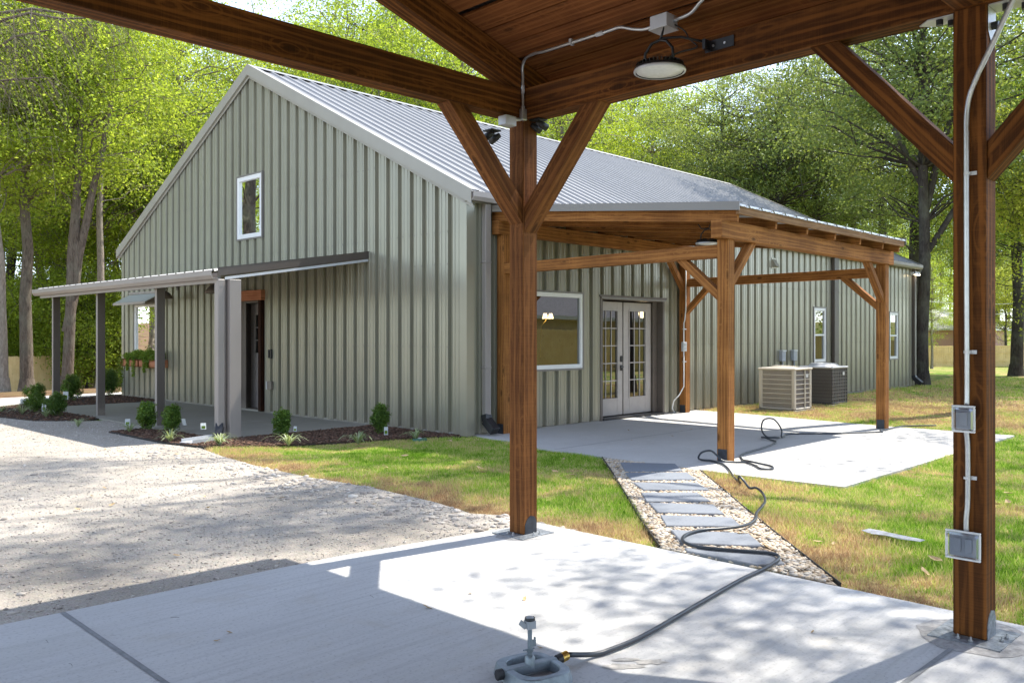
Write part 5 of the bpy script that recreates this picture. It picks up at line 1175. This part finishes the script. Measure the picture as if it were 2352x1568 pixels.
for q in range(3):
    b_=MB(); pts_=[(-.06,0,.003),(-.02,g.uniform(-.012,.012),.006),(.02,g.uniform(-.012,.012),.005),(.07,g.uniform(-.02,.02),.003)]; b_.tube(pts_,.0018,4); me_=bpy.data.meshes.new('twig'); me_.from_pydata(b_.v,[],b_.f); me_.materials.append(M['bark_dark']); TW.append(me_)
for k in range(22):
    x,y,_=CX(g.uniform(-3.4,.2),g.uniform(-3.0,.1)); o=bpy.data.objects.new('twig',TW[k%3]); C.objects.link(o); o.location=(x,y,.001); o.rotation_euler=(0,0,g.uniform(0,6.28)); sc_=g.uniform(.15,.4); o.scale=(sc_,sc_,sc_); tag(o,'tiny dark twig lying on the carport slab','twig','twigs on the carport slab')
# ------------------------------------------------------------------ fences
def fence(lab,p0,p1,h,rail_side,gap=.004,name='picket_fence',pw_=.135,dog=True):
    t=thing(name,lab,'fence',(p0[0],p0[1],terrain(*p0))); d=Vector((p1[0]-p0[0],p1[1]-p0[1],0)); Ln=d.length; d.normalize(); nn=Vector((-d.y,d.x,0))*rail_side
    b=MB(); n_=int(Ln/(pw_+gap)); g=random.Random(4)
    for k in range(n_):
        s=k*(pw_+gap); a=Vector((p0[0],p0[1],0))+d*s; c=a+d*pw_; z=terrain(a.x,a.y)+.03; hh=h+g.uniform(-.02,.02); th=nn*(-.016)
        o_=g.random()*30; o2=g.random()*30
        prof=[(0,0),(pw_,0),(pw_,hh-.03),(pw_-.03,hh),(.03,hh),(0,hh-.03)]
        V=[tuple(a+d*u+Vector((0,0,z+w))) for u,w in prof]+[tuple(a+d*u+th+Vector((0,0,z+w))) for u,w in prof]
        F=[tuple(range(6)),tuple(range(11,5,-1))]+[(i,(i+1)%6,(i+1)%6+6,i+6) for i in range(6)]
        uv=[[(prof[i%6][1]+o_,prof[i%6][0]+o2) for i in f] for f in F]; b.add(V,F,uv)
    b.build('pickets',M['fence'],t)
    b=MB()
    for zz in (.3,h*.55,h-.25): 
        a=Vector((p0[0],p0[1],terrain(*p0)+zz))+nn*.035; c=Vector((p1[0],p1[1],terrain(*p1)+zz))+nn*.035; b.beam(a,c,.04,.085)
    b.build('rails',M['fence'],t)
    b=MB(); s=0
    while s<Ln: a=Vector((p0[0],p0[1],0))+d*s+nn*.10; z=terrain(a.x,a.y); b.beam((a.x,a.y,z-.1),(a.x,a.y,z+h-.1),.09,.09,(0,1,0)); s+=2.44
    b.build('posts',M['fence'],t); return t
fence('new pine picket fence along the woods at the far left',(-28.8,26.9),(17.8,45.0),1.83,1)
fence('new pine picket fence across the far right of the yard',(50,40),(88,-1.5),1.83,-1,.018)
fence('new pine privacy fence at the right side of the yard, mirrored in the patio windows',(4,-13.4),(52,-11.2),1.75,-1)
# ------------------------------------------------------------------ neighbours
def house2(name,lab,x0,x1,y0,y1,hw,rise,wallm,roofm,win):
    z=terrain((x0+x1)/2,(y0+y1)/2); t=thing(name,lab,'house',((x0+x1)/2,(y0+y1)/2,z))
    b=MB(); b.box((x0,y0,z-.3),(x1,y1,z+hw)); b.build('wall',wallm,t)
    ym=(y0+y1)/2; b=MB(); e=.5
    V=[(x0-e,y0-e,z+hw-.05),(x1+e,y0-e,z+hw-.05),(x1-2,ym,z+hw+rise),(x0+2,ym,z+hw+rise),(x0-e,y1+e,z+hw-.05),(x1+e,y1+e,z+hw-.05)]
    b.add(V,[(0,1,2,3),(5,4,3,2),(4,0,3),(1,5,2),(0,4,5,1)]); b.build('roof',roofm,t)
    b=MB(); b.box((x0-e-.02,y0-e-.02,z+hw-.22),(x1+e+.02,y1+e+.02,z+hw-.05)); b.build('fascia',M['boxlight'],t)
    for (wx,face) in win:
        q=MB(); yy=y1+.03 if face>0 else y0-.03; q.box((wx-.6,yy-.03,z+.9),(wx+.6,yy+.03,z+2.1)); w=q.build('window',M['white'],t); q=MB(); q.box((wx-.53,yy-.04,z+.97),(wx+.53,yy+.04,z+2.03)); q.build('pane',M['blackmetal'],w)
    return t
brick=simple('pale brick',(.42,.25,.19),.9,0,.3,25,.3); shing=simple('grey shingles',(.15,.145,.16),.95,0,.35,14,.5); tanw=simple('tan siding',(.45,.36,.28),.9,0,.1)
house2('neighbour_house','grey shingle roofed house beyond the right side fence, mirrored in the windows',14,34,-27,-17.5,2.5,4.2,tanw,shing,((20,1),(28,1)))
house2('neighbour_house','low brick house far beyond the right fence',P(2150,92)[0]-7,P(2150,92)[0]+7,P(2150,92)[1]-5,P(2150,92)[1]+5,2.6,2.2,brick,simple('light roof',(.5,.48,.46),.9),())
# ------------------------------------------------------------------ trees
def crown_pts(g,n,rx,rz,zc,bias=.5,flat=1):
    v=g.normal(size=(n,3)); v/=np.linalg.norm(v,axis=1)[:,None]; q=g.uniform(0,1,(n,1))**bias
    return v*q*np.array([rx,rx,rz])+np.array([0,0,zc])
def limb(mb,p0,p1,r0,r1,g,seg=6,n=5,sag=.08):
    p0=Vector(p0);p1=Vector(p1);d=p1-p0; pts=[]
    for k in range(n+1):
        s=k/n; w=Vector((g.normal()*sag,g.normal()*sag,g.normal()*sag*.6))*d.length*.35*(s*(1-s)*4)**.5 if 0<k<n else Vector((0,0,0)); pts.append(p0+d*s+w+Vector((0,0,d.length*.06*sin(pi*s))))
    mb.tube(pts,[r0+(r1-r0)*k/n for k in range(n+1)],seg,0,False); return pts
class TP: pass
def tree_proto(seed,h,r,zc,rx,rz,nc,nl,ls,lm,bm,cs=1.0,fork=None,lean=(0,0),bias=.5,pts=None,droop=0):
    g=np.random.default_rng(seed); b=MB()
    top=(lean[0]*h,lean[1]*h,h*.80); main=limb(b,(0,0,-.3),top,r,r*.28,g,9,9,.012)
    # root flare
    b.tube([(0,0,-.35),(0,0,.05),(0,0,.45)],[r*1.55,r*1.28,r*1.0],10,0,False)
    for f in (fork or []): limb(b,f[0],f[1],f[2],f[3],g,8,7,.02)
    cl=pts if pts is not None else crown_pts(g,nc,rx,rz,zc,bias)+np.array([[lean[0]*zc,lean[1]*zc,0]]); Vs=[]
    for c in cl:
        i=min(range(len(main)),key=lambda k:abs(main[k].z-(c[2]-.35*math.hypot(c[0]-main[k].x,c[1]-main[k].y)))); s=main[i]; 
        dd=(Vector(c)-s).length; limb(b,s,tuple(c),max(.010,min(r*.34,.009*dd+.008)),.006,g,4,4,.22)
        rr=cs*g.uniform(.65,1.25); n=int(nl*rr**1.6)
        p=g.normal(size=(n,3))*np.array([rr*.5,rr*.5,rr*.25])+np.array(c)
        if droop: p[:,2]-=droop*np.hypot(p[:,0]-c[0],p[:,1]-c[1])
        up=np.tile(np.array([[0,0,1.1]]),(n,1)); Vs.append(leafquads(p,ls,g,up,.55))
        # twigs
        for k in range(3): q=Vector(c)+Vector(g.normal(size=3)*rr*.55); limb(b,tuple(c),tuple(q),.012,.004,g,3,2,.1)
    T=TP(); 
    b2=b; me=bpy.data.meshes.new('trunk'); me.from_pydata(b2.v,[],b2.f); me.materials.append(bm); me.polygons.foreach_set('use_smooth',[True]*len(me.polygons)); me.update(); T.trunk=me
    V=np.concatenate(Vs).reshape(-1,3); T.crown=npmesh('crown',V,np.arange(len(V)).reshape(-1,4),lm); T.zc=zc; return T
def plant(T,x,y,lab,kind='broadleaf_tree',rz=None,s=1.0,grp=None,z=None,cat='tree'):
    t=bpy.data.objects.new(kind,None); C.objects.link(t); t.location=(x,y,terrain(x,y) if z is None else z); t.rotation_euler=(0,0,random.uniform(0,6.28) if rz is None else rz); t.scale=(s,s,s) if not isinstance(s,tuple) else s
    tag(t,lab,cat,grp)
    for nm,me in (('trunk',T.trunk),('crown',T.crown)):
        o=bpy.data.objects.new(nm,me); C.objects.link(o); o.parent=t
    return t
A=tree_proto(21,17,.20,10.8,3.7,5.9,118,215,.062,M['leaf_bright'],M['bark'],.92)
B=tree_proto(22,15,.17,8.8,3.9,6.0,118,215,.062,M['leaf_bright'],M['bark_pale'],.95,bias=.42)
Cc=tree_proto(23,19,.23,12.0,4.3,6.4,150,230,.066,M['leaf_mid'],M['bark_dark'],1.0)
Dd=tree_proto(24,18,.30,11.2,5.2,6.2,150,300,.062,M['leaf_dull'],M['bark_dark'],1.0,bias=.38)
Ee=tree_proto(25,12,.12,6.2,3.1,5.0,100,230,.06,M['leaf_bright'],M['bark'],1.1)
Ff=tree_proto(26,6.5,.06,3.0,2.6,3.0,80,230,.062,M['leaf_bright'],M['bark_dark'],.95)
Gg=tree_proto(27,20,.27,12.4,4.8,7.0,150,290,.062,M['leaf_dull'],M['bark_dark'],.95,bias=.4)
Yy=tree_proto(28,11,.14,6.3,3.3,4.6,100,220,.062,M['leaf_yellow'],M['bark_dark'],1.1)
bg='trees of the woods behind the left fence'
random.seed(5)
# foreground trunks at the left, this side of the fence
def at(px,Z): return P(px,Z)
BARE=lambda seed,h,r,lm,bm,z0,zr,nc,fork=None,lean=(0,0),cs=1.1,rx=3.0: tree_proto(seed,h,r,z0,rx*1.05,zr*1.1,int(nc*1.7),240,.058,lm,bm,cs,fork,lean)
T1=BARE(31,16,.225,M['leaf_bright'],M['bark'],10.5,4.6,62)
plant(T1,*at(62,29.5),'tall straight grey tree in front of the left fence, near the left edge',rz=0)
T2=BARE(32,14,.15,M['leaf_bright'],M['bark_pale'],10,4,50,lean=(-.03,.01))
plant(T2,*at(10,27.5),'thin leaning tree at the very left edge, in front of the fence',rz=0)
T3=tree_proto(33,15,.19,10.8,3.4,5.0,105,240,.058,M['leaf_bright'],M['bark'],1.15,[((0.02,0,1.9),(1.05,-1.05,9.5),.17,.07),((.25,-.25,3.2),(.35,-.35,12),.12,.05)],(.028,-.028))
plant(T3,*at(152,28.5),'forked tree with two leaning trunks behind the leftmost porch posts',rz=0)
T4=BARE(34,17,.16,M['leaf_bright'],M['bark_pale'],12,4.5,55)
plant(T4,*at(231,33),'slim pale barked tree behind the second porch post',rz=0)
T5=BARE(35,17,.22,M['leaf_mid'],M['bark'],12.2,4.6,60,lean=(.01,-.01))
plant(T5,*at(303,50),'dark straight tree just behind the left gable corner',rz=0); plant(T5,*at(352,52),'reddish barked tree rising above the left roof slope',rz=2)
# the woods
spec=[(A,95,52,1.05),(Cc,25,56,1),(B,180,55,1.05),(A,265,60,1.1),(B,130,70,1.2),(A,330,64,1.15),(B,398,60,1.1),(A,450,68,1.2),(B,300,78,1.3),(A,-60,60,1.1),(A,230,48,.9),(B,560,66,1.25),(A,620,72,1.35),(B,480,86,1.4),(A,700,80,1.45),(A,-130,56,1.1),(B,760,88,1.5),(A,410,50,1.0),(Ee,150,49,1),(Ee,215,57,1.1),(Ee,90,60,1.1),]
for k,(T,px,Z,s) in enumerate(spec):
    x,y=at(px,Z); plant(T,x,y,'leafy bright green tree in the dense woods behind the left fence','woodland_tree',s=s*random.uniform(1.3,1.5),grp=bg)
for k,(T,px,Z,s) in enumerate([(A,-420,70,1.5),(B,-560,64,1.5),(Cc,-700,70,1.5),(A,-850,62,1.4),(B,-1000,70,1.5),(Cc,-1200,66,1.4),(Gg,-300,60,1.2),(A,-220,66,1.4),(B,-1500,66,1.5),(Gg,-640,48,1.0),(A,-780,50,1.1),(Cc,-920,54,1.2)]):
    x,y=at(px,Z); plant(T,x,y,'leafy tree of the woods past the left edge, mirrored in the gable windows','woodland_tree',s=s,grp='woods past the left edge')
for k in range(18):
    px=-60+k*24+random.uniform(-6,6); Z=random.uniform(47.5,60); x,y=at(px,Z)
    plant(Ff,x,y,'low leafy sapling in the undergrowth just behind the left fence','sapling',s=random.uniform(.75,1.25),grp='saplings behind the left fence')
for (x,y,T,s_) in ((-8.6,21.8,Gg,1.15),(-30,62,A,1.5),(-22,52,B,1.5),(-38,66,Cc,1.5),(-16,48,A,1.4),(-11.5,37,B,1.3),(-17,60,Cc,1.5),(-25,44,Ee,1.4),(-5.5,30,Ee,1.2),(-34,54,B,1.5),(-45,72,A,1.6),(-13,54,Cc,1.5),(-9,44,A,1.3),(-20,70,B,1.6)):
    plant(T,x,y,'leafy tree of the woods past the left edge, mirrored in the gable windows','woodland_tree',s=s_,grp='woods past the left edge')
# behind the house roof and to the right
spec=[(A,1290,58,1.0),(B,1400,62,1.0),(B,1500,52,.85),(A,1580,58,.95),(Dd,1660,48,.80),(Cc,1750,60,.85),(Dd,1790,44,.78),(Gg,1880,46,.78),(A,1700,72,1.0),(B,1820,70,.95),(Cc,1930,62,.8),(Dd,1960,50,.80),(Gg,2030,44,.78),(B,1990,76,.8),(A,1340,80,1.25),(B,1230,74,1.25),(Cc,1450,84,1.2),(A,900,86,1.65),(B,1010,84,1.55),(A,1100,88,1.5),(Cc,830,90,1.7),(B,960,98,1.8),(A,1160,78,1.3),(A,1060,68,1.3),(B,960,70,1.35),(A,790,68,1.3),(B,1620,66,1.1),(A,1870,66,1.0),(A,1300,66,1.1),(B,870,66,1.3)]
labs=['leafy tree rising behind the far side of the house roof']
for k,(T,px,Z,s) in enumerate(spec):
    x,y=at(px,Z); plant(T,x,y,labs[0],'woodland_tree',s=s*(1.38 if px<1560 else 1.22)*random.uniform(.95,1.08),grp='trees behind the house roof')
# trees of the right yard
TB=tree_proto(41,17,.21,11.0,5.2,5.6,190,330,.06,M['leaf_dull'],M['bark_dark'],1.05,[((0,0,3.9),(2.6,-2.6,8.2),.11,.05),((0,0,6.2),(-1.8,1.8,10.5),.10,.05),((0,0,5.0),(1.2,-1.4,11),.13,.05)],bias=.4)
plant(TB,*at(2118,26.8),'tall dark tree with spreading limbs standing at the far house corner','oak_tree',rz=0)
plant(Dd,*at(2098,36),'thick tree just behind the dark one at the far house corner','oak_tree',rz=1.0,s=.9)
TC=tree_proto(42,15,.24,9.5,4.6,5.2,150,300,.06,M['leaf_mid'],M['bark_dark'],1.15,bias=.4)
plant(TC,*at(2334,33),'dark trunked tree in the far right yard, right of the near post','oak_tree',rz=0)
plant(Yy,*at(2400,27),'yellow green tree at the right edge of the view','oak_tree',rz=1,s=.9)
for k,(T,px,Z,s,l) in enumerate([(Dd,2290,95,1.1,'big trunked tree on the far hillside lawn beyond the right fence'),(Cc,2160,100,.95,'tree standing by the low brick house beyond the right fence'),(B,2210,84,.62,'light green tree directly beyond the right fence, left of the near post'),(A,2360,88,.85,'light green tree directly beyond the right fence, right of the near post'),(Yy,2310,80,.95,'yellow green tree beyond the right fence'),(Cc,2250,110,1.1,'tree high on the far right hillside'),(A,2080,90,.9,'bright tree seen low behind the far house corner'),(Cc,2430,60,1.,'tree past the right edge behind the yellow green one'),(B,2140,66,.62,'bright low tree between the far house corner and the near post')]):
    plant(T,*at(px,Z),l,'yard_tree',s=s)
for k in range(22):
    px=1200+k*62+random.uniform(-20,20); Z=random.uniform(105,125); x,y=at(px,Z)
    plant(random.choice((A,B,Cc)),x,y,'distant tree in the line of woods beyond the right yard','woodland_tree',s=random.uniform(.95,1.25),grp='distant woods behind the right yard')
for k in range(16):
    px=700+k*110+random.uniform(-20,20); Z=random.uniform(118,135); x,y=at(px,Z); plant(Ff,x,y,'bushy sapling in the far tree line','sapling',s=random.uniform(1.6,2.2),grp='saplings in the far tree line')
# overhanging branches at the upper left
tw=tree_proto(51,13,.17,9.2,2.2,2.4,30,120,.05,M['leaf_bright'],M['bark'],.9)
bx,by=P(-170,17.5); g=np.random.default_rng(77); b=MB(); rt=Vector((sin(R(44)),-cos(R(44)),0)); fw=Vector((cos(R(44)),sin(R(44)),0)); Vs=[]
o_=Vector((bx,by,0)); limb(b,tuple(o_+Vector((0,0,-.3))),tuple(o_+Vector((.1,0,11.5))),.19,.07,g,9,9,.012)
for (z0_,sx_,sz_,dp_) in ((6.6,2.6,7.7,0),(7.4,3.1,8.4,1.2),(6.9,2.2,8.6,-.8),(7.8,3.5,8.2,.6),(6.2,1.9,7.0,.9),(8.2,2.8,9.2,-1.2)):
    st=o_+Vector((0,0,z0_)); en=o_+rt*sx_+fw*dp_+Vector((0,0,sz_)); ln=limb(b,tuple(st),tuple(en),.045,.014,g,6,7,.06)
    for q_ in range(2,8):
        for k in range(6):
            a_=ln[q_]; L1=g.uniform(.8,2.4); dirn=(rt*g.uniform(.1,1.0)+fw*g.normal()*.4); pts_=[a_+dirn*L1*t_*.7+Vector((0,0,.10*t_-L1*.75*t_**1.8)) for t_ in (0,.2,.4,.6,.8,1)]
            b.tube(pts_,[.007,.006,.005,.004,.003,.002],4,0,False)
            for m_ in range(3):
                c_=pts_[g.integers(1,5)]; e_=c_+Vector((g.normal()*.25,g.normal()*.25,-abs(g.normal())*.35)); b.tube([c_,(c_+e_)/2+Vector((0,0,.04)),e_],[.003,.0025,.0015],3,0,False)
            if g.random()<.35: n_=14; p_=g.normal(size=(n_,3))*.13+np.array(pts_[-1]); Vs.append(leafquads(p_,.04,g))
t=thing('overhanging_tree','tree past the left edge with bare drooping twigs hanging into the upper left corner','tree',(bx,by,0)); b.build('trunk',M['bark'],t,True); leafobj('crown',Vs,M['leaf_bright'],t)
# sun-side trees: tall, right of the view; they dapple the slabs, lawn and drive
def shade_tree(seed,base,spots,h,lab,r=.28,cs=.8,nl=150,ls=.075):
    g=np.random.default_rng(seed); P_=[]
    for (gx,gy,zz,w) in spots:
        k=zz/tan(SUN_EL); P_.append((gx+cos(SUN_AZ)*k-base[0],gy+sin(SUN_AZ)*k-base[1],zz))
    T=tree_proto(seed,h,r,10,1,1,0,nl,ls,M['leaf_mid'],M['bark_dark'],cs,pts=np.array(P_)); return plant(T,base[0],base[1],lab,'oak_tree',rz=0,z=0)
g=random.Random(9); sp1=[]
# dapple targets on the ground: drive, lawn, carport slab edge, patio front
def sp_(x,y,lo,hi): sp1.append((x,y,g.uniform(lo,hi),1))
for x,y in ((-5.6, 1.99), (-5.44, 1.43), (-5.08, 1.36), (-5.86, 1.08), (-5.52, 0.74), (-5.91, 0.32), (-6.14, -0.44), (-7.2, 2.6), (-7.6, 1.2), (-7.3, -0.6), (-4.61, -2.25), (-4.2, -2.3), (-3.88, -2.4), (-4.6, -2.68), (-5.26, -2.96), (-5.62, -2.63), (-5.98, -2.21), (-5.5, -3.42), (-5.91, -3.38), (-6.32, -3.14), (-6.95, -2.98), (-5.35, -3.65), (-5.0, -3.85), (-4.5, -3.6), (-6.75, -3.54), (-7.19, -3.65), (-6.6, -3.55), (-3.95, -3.24), (-4.32, -3.94), (-7.6, -2.4), (-8.3, -1.5)): sp_(x,y,15,20)
sp2=[]
for x,y in ((-3.2,-1.9),(-2.6,-2.6),(-1.7,-3.0),(-3.3,-3.4),(-2.3,-4.2),(-3.1,-4.9)): sp2.append((x,y,g.uniform(11,15),1))
sp3=[]
for x,y in ((-4.6,-6.1),(-5.1,-6.9),(-4.4,-7.7),(-5.3,-8.3),(-3.9,-6.9),(-2.6,-7.6),(-1.9,-8.6),(-.9,-7.4),(-2.8,-9.6),(-.6,-9.2),(.6,-8.2),(1.6,-7.2),(2.6,-8.6),(3.6,-6.8),(4.9,-5.6),(4.4,-4.9),(5.6,-5.2),(6.8,-3.6),(8.2,-3.0),(7.4,-5.6),(9.6,-5.0),(11,-3.6),(1.0,-5.5),(.2,-6.8),(-4.9,-7.3),(-4.8,-8.6),(-4.2,-8.4),(-3.6,-7.8),(-3.3,-8.8),(-5.6,-7.6),(-4.0,-9.2),(-5.0,-9.4),(-6.0,-8.6),(-4.3,-6.7),(-1.5,-9.6),(-.2,-10),(1,-9.6),(2.2,-9.8)): sp3.append((x,y,g.uniform(9.5,16),1))
shade_tree(61,(10.0,-4.08),sp1,20,'very tall tree directly behind the near post, its high limbs out of view',.22,.95,420,.055)
shade_tree(62,(5.6,-11.3),sp2+sp3,16,'tall tree in the right lawn past the edge of the view',.3,.95,420,.055)
sp4=[]
for x,y in ((14,-1.6),(15.5,-2.2),(17,-1.2),(13,-3.2),(16,-4),(19,-3),(20,-6),(12,-6.4),(22,-4.5),(18,-7),(24,-7)): sp4.append((x,y,g.uniform(8,13),1))
shade_tree(63,(25,-9.5),sp4,15,'tall tree farther along the right lawn past the edge of the view',.28,1.0,130)
# power lines far right
b=MB(); a=at(2000,60); c=at(2600,60); 
for z in (4.4,3.7): b.tube([(a[0]+(c[0]-a[0])*k/12,a[1]+(c[1]-a[1])*k/12,z-1.0*sin(pi*k/12)+.05*k) for k in range(13)],.012,4)
tag(b.build('power_lines',M['greybox'],None),'thin overhead lines crossing the far right trees','power line')
for o in bpy.data.objects:
    if '_o' in o: del o['_o']
